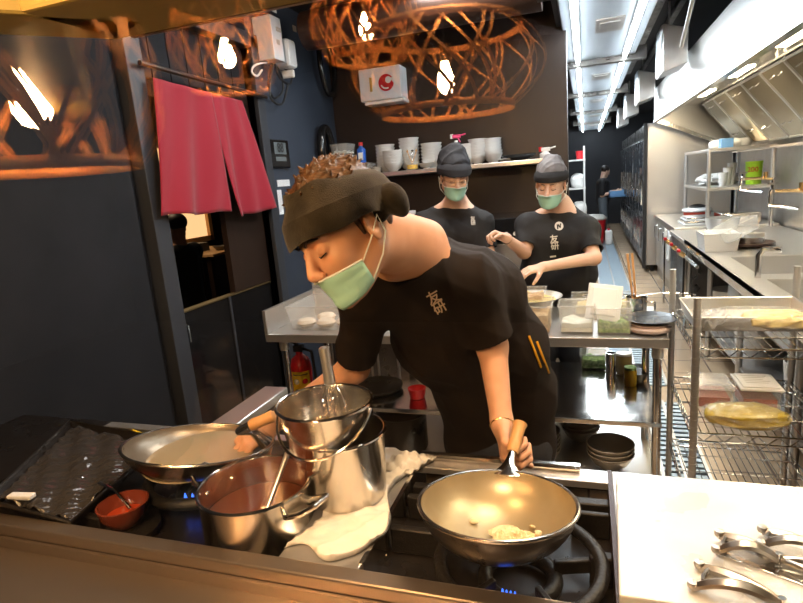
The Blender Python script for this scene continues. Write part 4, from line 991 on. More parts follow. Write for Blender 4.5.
def bagof(c, sx, sy, sz, seed, name, label, m_in, grp, bagm='bag_plastic', tail=None, inner=(1, 1, 1), ioff=(0, 0, 0)):
    t_ = T(name, label, 'bag', c, grp)
    crumple((c[0]+ioff[0], c[1]+ioff[1], c[2]+.004), sx*.94*inner[0], sy*.94*inner[1], sz*.9*inner[2], m_in, 'filling', '', '', seed, par=t_, amp=.34, n=50, fr=4)
    crumple((c[0], c[1], c[2]), sx, sy, sz, bagm, 'bag', '', '', seed, par=t_, amp=.42, n=60, fr=7)
    if tail is not None:
        mb = MB(); rr = np.random.default_rng(seed)
        mb.grid(22, 22, lambda a, b: (c[0]-sx*.6-tail*b+.006*math.sin(a*31+b*5), c[1]+(a-.5)*sy*1.8*(1-.25*b), c[2]+.012+sz*.9*(1-b)+.012*math.sin(a*17+b*9)+.010*math.sin(b*19+a*4)), False); mb.build('bag_mouth', bagm, t_, solid=.001)
c = atz(752, 335, .905)
bagof((.635, 2.42, .945), .19, .105, .038, 51, 'noodle_bag', 'clear plastic bag of pale yellow noodles on the top wire shelf', 'noodle', None, tail=.10, inner=(.66, .85, .9), ioff=(.06, -.005, 0))
bagof((.565, 2.235, .606), .150, .082, .045, 52, 'paste_bag', 'clear bag of glossy yellow sauce on the middle wire shelf', 'yellow_paste', None)
for k, (px, py) in enumerate(((716, 396), (756, 400))):
    x = .485+.165*k; y = 2.45
    t_ = T('food_box', 'translucent box of red sauce with %s lid on the middle wire shelf' % ('a milky plain' if k == 0 else 'a white labelled'), 'container', (x, y, .605), 'red sauce boxes on the wire shelf')
    hollow(MB(), (x, y, .606), .140, .17, .085).build('tub', 'clear_plastic', t_, smooth=False)
    B(x-.058, x+.058, y-.070, y+.070, .612, .652).build('sauce', 'red_sauce', t_, smooth=False)
    MB().box(x-.075, x+.075, y-.09, y+.09, .692, .702).box(x-.064, x+.064, y-.078, y+.078, .702, .708).build('lid', 'cloudy_plastic' if k == 0 else 'white_plastic', t_, smooth=False, bevel=.003)
    if k:
        ln = MB()
        for i in range(5): ln.box(x-.045, x+.045-.01*(i % 3), y+.045-i*.02, y+.049-i*.02, .7082, .7088)
        ln.build('label_lines', 'ceramic_grey', t_, smooth=False)

# ================================================ steel worktable
TX0, TX1, TY0, TY1, TZ = -1.66, .335, 2.51, 3.12, .86
wt = T('worktable', 'stainless steel worktable with two lower shelves behind the cook at the stove', 'table', ((TX0+TX1)/2, (TY0+TY1)/2, 0))
MB().box(TX0, TX1, TY0, TY1, TZ-.045, TZ).build('tabletop', 'steel', wt, smooth=False, bevel=.004)
MB().box(TX0, TX0+.02, TY0, TY1, TZ, TZ+.13).box(TX0, TX0+.55, TY1-.02, TY1, TZ, TZ+.13).build('upstand', 'steel', wt, smooth=False, bevel=.003)
for x in (TX0+.08, TX1-.04, -.66):
    for y in (TY0+.05, TY1-.05): l_ = MB().cyl((x, y, 0), (x, y, TZ-.045), .019).build('leg', 'steel_polished', wt); MB().cyl((x, y, TZ-.10), (x, y, TZ-.045), .025).build('collar', 'steel', l_)
MB().box(-1.15, TX1-.02, TY0+.03, TY1+.24, .43, .455).build('middle_shelf', 'steel_polished', wt, smooth=False, bevel=.004)
MB().box(-1.15, TX1-.02, TY0+.03, TY1+.24, .10, .12).build('bottom_shelf', 'steel', wt, smooth=False, bevel=.004)

def food_box(x, y, z, sx, sy, sz, label, fill=None, fh=.5, cat='container', grp=None, m='cloudy_plastic', lid=None, rz=0, name='food_box'):
    t_ = T(name, label, cat, (x, y, z), grp); hollow(MB(), (x, y, z), sx, sy, sz).build('tub', m, t_, smooth=False)
    if fill:
        rr = np.random.default_rng(int(abs(x*1000))); h = sz*fh; q = sx*.44
        mb = MB(); mb.grid(26, 26, lambda a, b: (x+(a-.5)*2*q, y+(b-.5)*sy*.88, z+h+.010*math.sin(a*9+b*5)*math.sin(b*8)+.004*rr.random() if .02 < a < .98 and .02 < b < .98 else z+.008)); mb.build('contents', fill, t_)['kind'] = 'stuff'
    if lid == 'flat': MB().box(x-sx*.52, x+sx*.52, y-sy*.52, y+sy*.52, z+sz, z+sz+.008).box(x-sx*.45, x+sx*.45, y-sy*.45, y+sy*.45, z+sz+.008, z+sz+.013).build('lid', m, t_, smooth=False, bevel=.003)
    return t_
bb = food_box(-1.36, 2.75, TZ+.002, .40, .34, .13, 'large white translucent box of pale buns at the left end of the worktable', m='clear_plastic')
MB().box(-1.57, -1.17, 2.94, 2.95, TZ+.0, TZ+.20).build('lid', 'cloudy_plastic', bb, smooth=False)
for k, (x, y) in enumerate(((-1.48, 2.66), (-1.36, 2.66), (-1.25, 2.68), (-1.42, 2.79))):
    one(MB().lathe([(.001, 0), (.045, .004), (.055, .018), (.042, .034), (.001, .040)], (x, y, TZ+.012), 22), 'bun', 'bun', 'flat round pale bun inside the large box, '+('front left', 'front middle', 'front right', 'behind the others')[k], 'bun', (x, y, TZ+.012), 'buns in the large box')
food_box(-1.16, 2.98, TZ+.002, .18, .16, .16, 'empty clear box standing behind the bun box', m='clear_plastic')
nb = T('noodle_bowl', 'wide white bowl of pale noodles at the back of the worktable', 'bowl', (-.285, 2.99, TZ)); MB().lathe([(.06, 0), (.15, .085), (.165, .09), (.150, .085), (.06, .008)], (-.285, 2.99, TZ+.002), 36).build('bowl', 'ceramic', nb); MB().lathe([(.13, .070), (.10, .080), (.04, .088), (.001, .09)], (-.285, 2.99, TZ+.002), 30).build('noodles', 'noodle', nb)
food_box(-.255, 2.66, TZ+.002, .20, .22, .13, 'translucent box of brown crumbly food at the front of the worktable', 'brown_food', .62)
food_box(-.275, 2.72, TZ+.137, .17, .15, .045, 'shallow clear box of fried pieces stacked on the brown food box', 'brown_food', .45, m='clear_plastic')
food_box(-.045, 2.64, TZ+.002, .16, .16, .13, 'translucent box of white food beside the brown food box', 'white_food', .35)
gb = food_box(.115, 2.63, TZ+.002, .155, .15, .12, 'translucent box of chopped green onion with its lid leaning out', 'green_food', .42)
R2 = Matrix.Rotation(.14, 3, 'Y') @ Matrix.Rotation(1.12, 3, 'X'); MB().obox((.075, 2.63, TZ+.135), .15, .17, .010, R2).obox((.075, 2.625, TZ+.139), .11, .13, .010, R2).build('leaning_lid', 'white_plastic', gb, smooth=False, bevel=.004)
food_box(.075, 2.99, TZ+.002, .30, .17, .09, 'long low translucent box of yellow pieces at the back of the worktable', 'noodle', .5, m='clear_plastic')
mg = T('steel_mug', 'steel mug holding wooden chopsticks at the right of the worktable', 'mug', (.225, 2.80, TZ)); MB().lathe([(.045, 0), (.048, .12), (.051, .122), (.046, .12), (.043, .006), (.001, .005)], (.225, 2.80, TZ+.002), 30).build('cup', 'steel_polished', mg)
MB().tube([(.270, 2.79, TZ+.10), (.305, 2.78, TZ+.10), (.305, 2.78, TZ+.03), (.270, 2.79, TZ+.03)], .005).build('handle', 'steel_polished', mg)
for k, dx in enumerate((-.010, .012)): one(MB().cyl((.225+dx*.5, 2.80, TZ+.012), (.195+dx, 2.82+.01*k, TZ+.33), .004, .0055, 8), 'chopstick', 'wood', 'long wooden cooking chopstick in the steel mug, %s one' % ('left', 'right')[k], 'chopstick', None, 'chopsticks in the steel mug')
for k, (x, y, a) in enumerate(((.10, 2.93, 2.7), (.33, 2.98, .3))):
    ln = T('wire_strainer', 'thin wire strainer with a long handle, %s of the steel mug' % ('left' if k == 0 else 'right'), 'strainer', (x, y, TZ+.09)); ca, sa = math.cos(a), math.sin(a)
    hb_ = MB().tube([(.225, 2.80, TZ+.125), (.225+ca*.10, 2.80+sa*.06, TZ+.135), (.225+ca*.20, 2.80+sa*.12, TZ+.13)], .0025, 6); hb_.build('handle', 'chrome', ln)
    e = (.225+ca*.235, 2.80+sa*.14, TZ+.12); MB().tube([(e[0]+.035*math.cos(b), e[1]+.035*math.sin(b), e[2]) for b in np.linspace(0, 2*PI, 18, endpoint=False)], .0025, 6, closed=True).build('ring', 'chrome', ln)
sl = T('kitchen_scale', 'pale pink kitchen scale at the right front corner of the worktable', 'scale', (.265, 2.61, TZ)); MB().lathe([(.07, .0), (.085, .01), (.088, .022), (.08, .03), (.001, .03)], (.265, 2.62, TZ+.002), 40, sx=1.05).build('base', 'pinkscale', sl); MB().lathe([(.075, .030), (.080, .036), (.080, .042), (.001, .042)], (.265, 2.62, TZ+.002), 40).build('platform', 'pinkscale', sl)
one(MB().lathe([(.05, 0), (.095, .008), (.115, .016), (.112, .018), (.09, .012), (.001, .008)], (.272, 2.64, TZ+.046), 44), 'plate', 'slateplate', 'dark slate round plate lying on the pink scale', 'plate', (.272, 2.64, TZ+.046))
# middle shelf
def jar(x, y, z, r, h, label, m, lidm, cat='jar'):
    t_ = T('jar', label, cat, (x, y, z)); MB().lathe([(r*.9, 0), (r, .01), (r, h*.85), (r*.9, h)], (x, y, z), 22).build('body', m, t_); MB().lathe([(r*.95, h), (r*.95, h+.012), (.001, h+.014)], (x, y, z), 22).build('lid', lidm, t_)
food_box(.035, 3.28, .457, .15, .12, .09, 'small translucent tub of green sauce on the middle shelf', 'green_food', .6)
one(MB().lathe([(.028, 0), (.028, .14), (.026, .14), (.026, .006), (.001, .006)], (.125, 3.12, .457), 22), 'steel_cylinder', 'steel_polished', 'bright narrow steel cylinder on the middle shelf', 'cup', (.125, 3.12, .457))
jar(.195, 3.18, .457, .042, .11, 'glass jar of brown sauce with a white lid on the middle shelf', 'sauce', 'white_plastic')
jar(.215, 3.00, .457, .032, .09, 'small glass with yellow-green contents on the middle shelf', 'oil_yellow', 'green_food', 'glass')
one(MB().lathe([(.04, 0), (.06, .05), (.056, .05), (.001, .01)], (.255, 3.08, .457), 22), 'cup', 'black_metal', 'small dark cup at the right end of the middle shelf', 'cup', (.255, 3.08, .457))
c = atz(378, 392, .46); one(MB().lathe([(.13, 0), (.15, .02), (.15, .03), (.13, .035), (.02, .045), (.001, .045)], (c[0]-.02, 2.78, .457), 32), 'pan_lid', 'black_metal', 'round black pan lid on the left of the middle shelf', 'lid', (c[0]-.02, 2.78, .457))
one(MB().lathe([(.04, 0), (.05, .055), (.046, .055), (.001, .01)], (-.88, 2.70, .457), 22), 'cup', 'red', 'small red cup on the middle shelf beside the black lid', 'cup', (-.88, 2.70, .457))
# bowls on the bottom shelf
def bowl_mb(c, r=.105, h=.085, rim=.004):
    return MB().lathe([(r*.42, 0), (r*.45, .008), (r*.72, h*.35), (r, h), (r-rim, h+.001), (r*.68, h*.36), (r*.38, .014), (.001, .012)], c, 36)
stacks = [((.105, 2.72), 3, 'in the three-bowl stack on the bottom shelf'), ((-.235, 2.72), 5, 'in the five-bowl stack behind the stove cook'), ((-.04, 3.0), 4, 'in the four-bowl stack behind the five-bowl stack'), ((-.60, 2.68), 2, 'of two pale bowls left of the stove cook')]
pos_ = {3: ('bottom', 'middle', 'top'), 5: ('lowest', 'second from below', 'third from below', 'fourth from below', 'topmost'), 4: ('lowest', 'second from below', 'third from below', 'topmost'), 2: ('lower', 'upper')}
for (x, y), n_, where in stacks:
    for k in range(n_):
        z = .122+k*.024; t_ = T('ramen_bowl', 'ramen bowl with dark inside, %s %s' % (pos_[n_][k], where), 'bowl', (x, y, z), 'ramen bowls on the bottom shelf')
        bowl_mb((x, y, z), .115 if n_ == 3 else .105).build('bowl', 'ceramic_grey', t_)
        MB().lathe([(.04, .014), (.072 if n_ != 3 else .08, .036), (.099 if n_ != 3 else .109, .083)], (x, y, z), 36, caps=False).build('glazed_inside', 'ceramic_dark_in' if n_ != 2 else 'ceramic_grey', t_)
pt = T('stock_pot', 'big black pot on the bottom shelf left of the cook', 'pot', (-1.0, 2.75, .122)); MB().lathe([(.13, 0), (.14, .02), (.14, .22), (.145, .225), (.13, .225), (.13, .03)], (-1.0, 2.75, .122), 36).build('pot_body', 'black_metal', pt); MB().lathe([(.14, .225), (.12, .245), (.001, .26)], (-1.0, 2.75, .122), 36).build('lid', 'black_metal', pt)
# upright wires of a rack end, seen left of the cook's elbow
wr = T('plate_rack', 'dark rack with upright steel rods under the worktable, left of the cook', 'rack', (-1.35, 3.1, 0))
MB().box(-1.52, -1.18, 2.95, 3.35, .70, .72).box(-1.52, -1.18, 2.95, 3.35, .08, .10).build('shelf', 'steel_dark', wr, smooth=False)
for k in range(8): MB().cyl((-1.50+k*.043, 2.97, 0 if k in (0, 7) else .09), (-1.50+k*.043, 2.97, .71), .007).build('rod', 'steel', wr)
for x in (-1.5, -1.20): MB().cyl((x, 3.33, 0), (x, 3.33, .71), .01).build('rod', 'steel', wr)

# fire extinguisher
ex, ey = -1.76, 3.02; fe = T('fire_extinguisher', 'red fire extinguisher with yellow label beside the left end of the worktable', 'fire extinguisher', (ex, ey, 0))
MB().lathe([(.06, 0), (.068, .02), (.068, .46), (.055, .51), (.022, .54), (.022, .56), (.001, .56)], (ex, ey, .04), 32).build('cylinder', 'red', fe)
def onext(x, y, off=.001):
    a = -PI/2+.35+x/.068; return (ex+(.068+off)*math.cos(a), ey+(.068+off)*math.sin(a), .36+y)
lb = MB(); lb.grid(20, 2, lambda a, b: onext((a-.5)*.13, (b-.5)*.24)); l_ = lb.build('label', 'yellow', fe, solid=.0008)
for x in (-.028, .028):
    mb = MB(); mb.add([onext(x, .055, .002)]+[onext(x+.018*math.cos(k*PI/8), .055+.018*math.sin(k*PI/8), .002) for k in range(16)], [(0, k+1, (k+1) % 16+1) for k in range(16)]); mb.build('label_spot', 'white_plastic' if x < 0 else 'red', l_, solid=.0006)
mb = MB()
for i, y in enumerate((.10, .0, -.03, -.06, -.09)):
    mb.grid(8, 2, lambda a, b, y=y, i=i: onext((a-.5)*(.10-.02*(i % 2)), y+(b-.5)*.008, .002))
mb.build('label_text', 'brown_duct', l_, solid=.0005)
MB().box(ex-.03, ex+.03, ey-.02, ey+.02, .60, .64).tube([(ex, ey, .64), (ex-.07, ey-.02, .69), (ex-.12, ey-.02, .68)], .010).build('valve', 'black', fe); MB().tube([(ex+.02, ey, .62), (ex+.09, ey, .60), (ex+.10, ey, .40), (ex+.085, ey, .18)], .010).build('hose', 'rubber', fe)
MB().cyl((ex, ey, 0), (ex, ey, .045), .07).build('foot', 'black', fe)
# ================================================ back wall: shelf, equipment
SY0, SY1 = 4.36, 4.70; SZ = 1.70
sh = T('wall_shelf', 'long stainless wall shelf on the dark back wall', 'shelf', (-1.1, 4.55, SZ))
MB().box(LX, -.18, SY0, SY1, SZ-.035, SZ).build('board', 'steel', sh, smooth=False, bevel=.004)
for x in (-1.9, -1.1, -.35): MB().prism([(x, SY1, SZ-.035), (x, SY0+.08, SZ-.035), (x, SY1, SZ-.22)], (.012, 0, 0)).build('bracket', 'steel_dull', sh, smooth=False)
def onshelf(px, d=.14): p = aty(px, 160, SY0+d); return float(p[0]), float(SY0+d)
k = 0
for (px, row, nm) in ((341, 0, 'bottom of the left stack'), (341, 1, 'middle of the left stack'), (341, 2, 'top of the left stack'), (361, 0, 'right of the stack, under the blue bottle')):
    x, y = onshelf(px+3); food_box(x, y, SZ+.002+row*.088, .15, .18, .078, 'grey translucent lidded box on the wall shelf, '+nm, 'white_food', .3, lid='flat', grp='grey boxes on the wall shelf')
x, y = onshelf(362); bt = T('squeeze_bottle', 'blue bottle with red cap on the wall shelf', 'bottle', (x, y, SZ+.095)); MB().lathe([(.032, 0), (.034, .01), (.034, .11), (.015, .13), (.015, .14), (.001, .14)], (x, y, SZ+.096), 22, sx=1.1, sy=.7).build('body', 'blue', bt); MB().cyl((x, y, SZ+.236), (x, y, SZ+.265), .018).build('cap', 'red', bt)
MB().box(x-.02, x+.02, y-.027, y-.0245, SZ+.12, SZ+.18).build('label', 'white_plastic', bt, smooth=False)
x, y = onshelf(376, .08); one(MB().lathe([(.03, 0), (.04, .05), (.037, .05), (.001, .01)], (x, y, SZ+.001), 20), 'cup', 'ceramic_grey', 'small grey cup on the wall shelf right of the grey boxes', 'cup', (x, y, SZ+.001))
def wbowls(px, d, n, r, step, where, h=.07):
    x, y = onshelf(px, d)
    for k in range(n):
        z = SZ+.001+k*step; o = bowl_mb((0, 0, 0), r, h).build('rice_bowl', 'ceramic'); o.location = Vector((x, y, z)); tag(o, ('white bowl, %s from below, %s' % (('first', 'second', 'third', 'fourth', 'fifth', 'sixth', 'seventh', 'eighth')[k], where)), 'bowl', 'white bowls on the wall shelf')
wbowls(386, .20, 7, .085, .026, 'rear wall-shelf stack right of the grey boxes')
wbowls(393, .08, 5, .085, .024, 'front wall-shelf stack right of the grey boxes')
wbowls(410, .20, 8, .088, .027, 'tallest wall-shelf stack, behind the oil jar')
wbowls(432, .18, 6, .090, .026, 'wall-shelf stack just left of the rounded cap')
wbowls(426, .07, 1, .065, .02, 'single small bowl beside the oil jar on the wall shelf', .045)
wbowls(468, .18, 5, .070, .024, 'wall-shelf stack partly behind the rounded cap')
wbowls(478, .18, 6, .075, .025, 'middle wall-shelf stack right of the rounded cap')
wbowls(493, .20, 6, .075, .024, 'last tall wall-shelf stack before the dark dish')
wbowls(494, .07, 2, .070, .022, 'low front stack nearest the dark dish')
x, y = onshelf(412, .06); jr = T('oil_jar', 'glass jar with yellow oil and spoons on the wall shelf', 'jar', (x, y, SZ)); MB().lathe([(.045, .002), (.05, .01), (.05, .07), (.04, .10), (.042, .11)], (x, y, SZ), 24).build('glass', 'clear_plastic', jr); MB().lathe([(.043, .006), (.045, .04), (.001, .045)], (x, y, SZ), 24).build('oil', 'oil_yellow', jr)
for k, dx in enumerate((-.04, 0, .035)): one(MB().cyl((x, y, SZ+.05), (x+dx, y+.02, SZ+.145), .004).lathe([(.001, -.012), (.012, 0), (.001, .012)], (x+dx, y+.02, SZ+.15), 10), 'spoon', 'wood_light' if k != 1 else 'chrome', 'small spoon handle in the oil jar, '+('left', 'middle', 'right')[k], 'spoon', None, 'spoons in the oil jar')
x, y = onshelf(519, .12); one(MB().lathe([(.06, 0), (.13, .035), (.135, .045), (.12, .04), (.001, .012)], (x, y, SZ+.001), 30), 'dark_dish', 'slateplate', 'dark blue-grey dish on the right part of the wall shelf', 'dish', (x, y, SZ+.001))
x, y = onshelf(506, .1); one(MB().lathe([(.04, 0), (.07, .02), (.068, .022), (.001, .006)], (x, y, SZ+.001), 24), 'saucer', 'ceramic', 'small white saucer at the right of the wall bowls', 'saucer', (x, y, SZ+.001))
for k, (px, bm_, cm_, lb_) in enumerate(((457, 'white_plastic', 'pink', 'spray bottle with a pink nozzle behind the dark cap'), (545, 'white_plastic', 'white_plastic', 'spray bottle with a white and red nozzle behind the black headband'))):
    x, y = onshelf(px, .10); zt = aty(px, 137 if k == 0 else 150, y)[2]; sp = T('spray_bottle', lb_, 'spray bottle', (x, y, SZ)); h = zt-SZ
    MB().lathe([(.035, 0), (.038, .01), (.038, h*.55), (.014, h*.8), (.014, h*.88)], (x, y, SZ+.001), 20).build('bottle', bm_, sp)
    n_ = MB().obox((x+.005, y, zt+.005), .07, .022, .028).cyl((x+.04, y, zt+.01), (x+.08, y, zt+.018), .006).obox((x+.025, y, zt-.022), .01, .014, .045, Matrix.Rotation(-.4, 3, 'Y')).build('nozzle', cm_, sp, bevel=.004)
    MB().cyl((x-.032, y, zt-.01), (x-.032, y, zt+.025), .013).build('nozzle_cap', 'red' if k else 'white_plastic', n_)
# white cabinet sign with the round red mark
c = aty(381, 84, 4.55); sx_, sz_ = .36, .25; sg = T('wall_box', 'white wall box with a round red crescent mark high on the back wall', 'box', (c[0], 4.6, c[2]))
MB().box(c[0]-sx_/2, c[0]+sx_/2, 4.52, 4.70, c[2]-sz_/2, c[2]+sz_/2).build('body', 'white_box', sg, smooth=False, bevel=.008)
MB().box(c[0]-sx_/2+.03, c[0]+sx_/2+.01, 4.53, 4.69, c[2]-sz_/2-.03, c[2]-sz_/2-.004).build('under_tray', 'white_plastic', sg, smooth=False, bevel=.004)
mc = (c[0]+.055, c[2]+.0)
def crescent(r0, r1, off, y, m, par, n=30, a0=.55, a1=2*PI-.15):
    mb = MB(); V = []
    for i in range(n+1):
        a = a0+(a1-a0)*i/n; V += [(mc[0]+r1*math.cos(a), y, mc[1]+r1*math.sin(a)), (mc[0]+off+r0*math.cos(a), y, mc[1]+off+r0*math.sin(a))]
    mb.add(V, [(2*i, 2*i+2, 2*i+3, 2*i+1) for i in range(n)]); return mb.build('red_mark', m, par, smooth=False, solid=.001)
rm = crescent(.026, .066, .020, 4.518, 'red', sg)
dm = MB()
for i in range(6):
    a = PI*1.15+i*.28; dm.obox((mc[0]+.044*math.cos(a), 4.516, mc[1]+.044*math.sin(a)), .011, .002, .011)
dm.build('mark_dots', 'white_plastic', rm, smooth=False)
MB().box(c[0]-.088, c[0]-.066, 4.517, 4.52, c[2]-.055, c[2]+.055).build('slot', 'rail_gold', sg, smooth=False)
# equipment under the shelf, behind the two cooks
eq = T('griddle_unit', 'dark steel cooking unit with control knobs behind the two cooks', 'cooking unit', (-.6, 4.3, 0))
MB().box(-1.30, -.16, 4.0, 4.66, 0, 1.12).build('body', 'steel', eq, smooth=False, bevel=.006)
MB().box(-1.30, -.16, 3.985, 4.66, 1.13, 1.30).build('control_panel', 'black_gloss', eq, smooth=False, bevel=.004)
MB().box(-1.30, -.16, 3.97, 4.0, .90, .93).build('ledge', 'steel_polished', eq, smooth=False)
for i in range(4):
    x = float(aty(497+i*9, 227, 3.98)[0]); MB().cyl((x, 3.985, 1.19), (x, 3.968, 1.19), .014).build('knob', 'white_plastic' if i < 3 else 'red', eq)
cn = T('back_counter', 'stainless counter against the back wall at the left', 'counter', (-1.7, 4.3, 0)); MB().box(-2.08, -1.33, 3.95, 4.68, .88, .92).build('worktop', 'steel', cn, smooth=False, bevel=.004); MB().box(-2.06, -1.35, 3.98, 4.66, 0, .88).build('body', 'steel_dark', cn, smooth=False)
x = float(aty(404, 212, 4.25)[0]); one(MB().box(x-.22, x+.16, 4.1, 4.4, 1.13, 1.16), 'appliance_base', 'steel', 'steel appliance left of the cook with the dark cap', 'appliance', bevel=.004) if False else None
ap = T('coffee_machine', 'steel machine with dark top and white slip, left of the capped cook', 'machine', (x-.05, 4.25, .92)); MB().box(x-.28, x+.10, 4.05, 4.45, .922, 1.26).build('body', 'steel', ap, smooth=False, bevel=.01)
MB().lathe([(.10, 0), (.13, .05), (.10, .07), (.001, .08)], (x+.0, 4.22, 1.26), 24).build('hopper', 'black_metal', ap); MB().box(x-.04, x+.07, 4.34, 4.345, 1.30, 1.38).build('white_slip', 'paper', ap, smooth=False)

# left wall things
def wallbox(px0, py0, px1, py1, X_, t, name, m, label, cat):
    a, b = atx(px0, py0, X_), atx(px1, py1, X_); return B(X_-t, X_, a[1], b[1], b[2], a[2])
X_ = LX+.14
a, b = atx(270, 17, X_), atx(285, 62, X_); e1 = T('electrical_box', 'taller grey-white electrical box high on the left wall', 'electrical box', (X_, (a[1]+b[1])/2, b[2]))
B(LX, X_, a[1], b[1]+.0, b[2], a[2]+.02).build('case', 'white_box', e1, smooth=False, bevel=.005); dm = MB()
for z in (.78, .72): dm.box(X_, X_+.002, a[1]+.06, a[1]+.13, b[2]+(a[2]-b[2])*z, b[2]+(a[2]-b[2])*z+.012)
dm.box(X_, X_+.002, a[1]+.05, a[1]+.09, b[2]+.10, b[2]+.13).build('markings', 'ceramic_grey', e1, smooth=False); B(X_, X_+.002, b[1]-.12, b[1]-.04, b[2]+.3, b[2]+.5).build('sticker', 'white_plastic', e1, smooth=False)
a, b = atx(287, 37, X_), atx(299, 69, X_); e2 = T('electrical_box', 'smaller rounded white box right of the taller electrical box', 'electrical box', (X_, (a[1]+b[1])/2, b[2]))
B(LX, X_, a[1], b[1], b[2], a[2]).build('case', 'white_box', e2, smooth=False, bevel=.025); B(LX+.02, X_-.02, a[1]+.1, b[1]-.05, b[2]-.06, b[2]-.004).build('terminal', 'white_plastic', e2, smooth=False, bevel=.01); B(X_, X_+.002, a[1]+.10, a[1]+.15, b[2]+.25, b[2]+.29).build('markings', 'ceramic_grey', e2, smooth=False)
pl = [atx(*p, LX+.04) for p in ((272, 62), (262, 63), (254, 66), (252, 72), (257, 76), (262, 70))]; one(MB().tube(smooth_pts(pl), .007, 6), 'power_cord', 'white_plastic', 'pale cable looping left under the electrical boxes', 'cable')
for k, pp in enumerate((((272, 64), (268, 82), (274, 98), (283, 90), (281, 74), (276, 66)), ((275, 64), (280, 78), (290, 84), (291, 74), (284, 68)), ((273, 66), (270, 96), (282, 104), (288, 84)))):
    one(MB().tube(smooth_pts([atx(*p, LX+.05+.01*k) for p in pp]), .008, 6), 'power_cord', 'black', 'black cable hanging in a loop under the electrical boxes, '+('longest loop', 'shortest loop', 'lowest loop')[k], 'cable')
a, b = atx(269, 137, LX+.025), atx(291, 165, LX+.025); th = T('wall_thermometer', 'black digital thermometer with grey display on the left wall', 'thermometer', (LX, (a[1]+b[1])/2, (a[2]+b[2])/2))
za, zb_ = a[2]-.01, b[2]-.0; B(LX, LX+.025, a[1], b[1], zb_-.02, za).build('case', 'black_gloss', th, smooth=False, bevel=.008); dz = (za-zb_)
s_ = B(LX+.025, LX+.027, a[1]+.05, b[1]-.05, zb_+dz*.42, za-dz*.12).build('display', 'screen', th, smooth=False)
def onth(x, y): return (LX+.029, (a[1]+b[1])/2+x, zb_+dz*.66+y)
text_mesh('88', .09, onth, s_, 'black', 'digits'); B(LX+.025, LX+.027, a[1]+.06, b[1]-.06, zb_+dz*.15, zb_+dz*.32).build('lower_display', 'screen', th, smooth=False)
pr = MB(); cen = atx(327, 152, LX+.06); pr.tube([cen+np.array((0, .10*math.cos(t_), .19*math.sin(t_))) for t_ in np.linspace(0, 2*PI, 30, endpoint=False)], .035, 10, closed=True); one(pr, 'hose_coil', 'black_gloss', 'glossy black coil hanging at the corner left of the wall shelf', 'hose')
cen = atx(327, 62, LX+.06); pr = MB(); pr.tube([cen+np.array((0, .14*math.cos(t_), .26*math.sin(t_))) for t_ in np.linspace(0, 2*PI, 30, endpoint=False)], .022, 10, closed=True); one(pr, 'hose_coil', 'black_gloss', 'black cable coil hanging high at the corner above the other coil', 'hose')
for k, (q0, q1) in enumerate((((268, 190), (275, 237)), ((277, 180), (290, 186)), ((277, 190), (284, 214)))):
    a, b = atx(*q0, LX+.003), atx(*q1, LX+.003); one(B(LX, LX+.004, a[1], b[1], b[2], a[2]), 'notice_sign', 'paper', 'white paper strip on the left wall beside the red curtain, '+('tallest one', 'small one at the top', 'short one in the middle')[k], 'notice')
# red half curtain
nr = T('noren_curtain', 'plain red split half curtain hanging askew in the doorway', 'curtain', (LX+.06, 2.85, 2.2))
MB().cyl((LX+.06, D0-.06, 2.27), (LX+.06, D1+.06, 2.24), .012).build('rod', 'dark_board', nr)
NX = LX+.06
ptl, ptr = atx(151, 78, NX), atx(240, 101, NX); bl, bm1, bm2, br = atx(159, 216, NX), atx(229, 212, NX), atx(235, 217, NX), atx(274, 208, NX); pm = ptl*.40+ptr*.60
def panel(q00, q10, q01, q11, ph):
    def fn(a, b):
        p = (q00*(1-a)+q10*a)*(1-b)+(q01*(1-a)+q11*a)*b; mid = (pm*(1-b)+(bm1*.5+bm2*.5)*b); w_ = a if ph < 1 else 1-a; p = p+(mid-((q10*(1-b)+q11*b) if ph < 1 else (q00*(1-b)+q01*b)))*(w_**3)*(1-b**5)
        return (p[0]+.030*math.sin(a*7+ph)*b+.012*math.sin(a*15+ph*2+b*3)*(.3+b)+.012, p[1], p[2]+.006*math.sin(a*9)*b)
    return MB().grid(40, 30, fn)
panel(ptl, pm, bl, bm1, 0.).build('cloth_panel', 'red_cloth', nr, solid=.003); panel(pm, ptr, bm2, br, 2.2).build('cloth_panel', 'red_cloth', nr, solid=.003)
for q0, q1 in ((bl, bm1), (bm2, br)):
    pass

# steel rail cap running from the stove to the back along the left
one(MB().box(-1.22, -1.12, 1.425, 1.80, .82, .855), 'side_rail', 'steel', 'grey steel rail running back from the stove beside the low gate', 'rail', bevel=.004)
one(MB().box(-1.22, -1.13, 1.425, 1.80, 0, .818), 'side_partition', 'black', 'dark partition carrying the grey steel rail', 'partition')

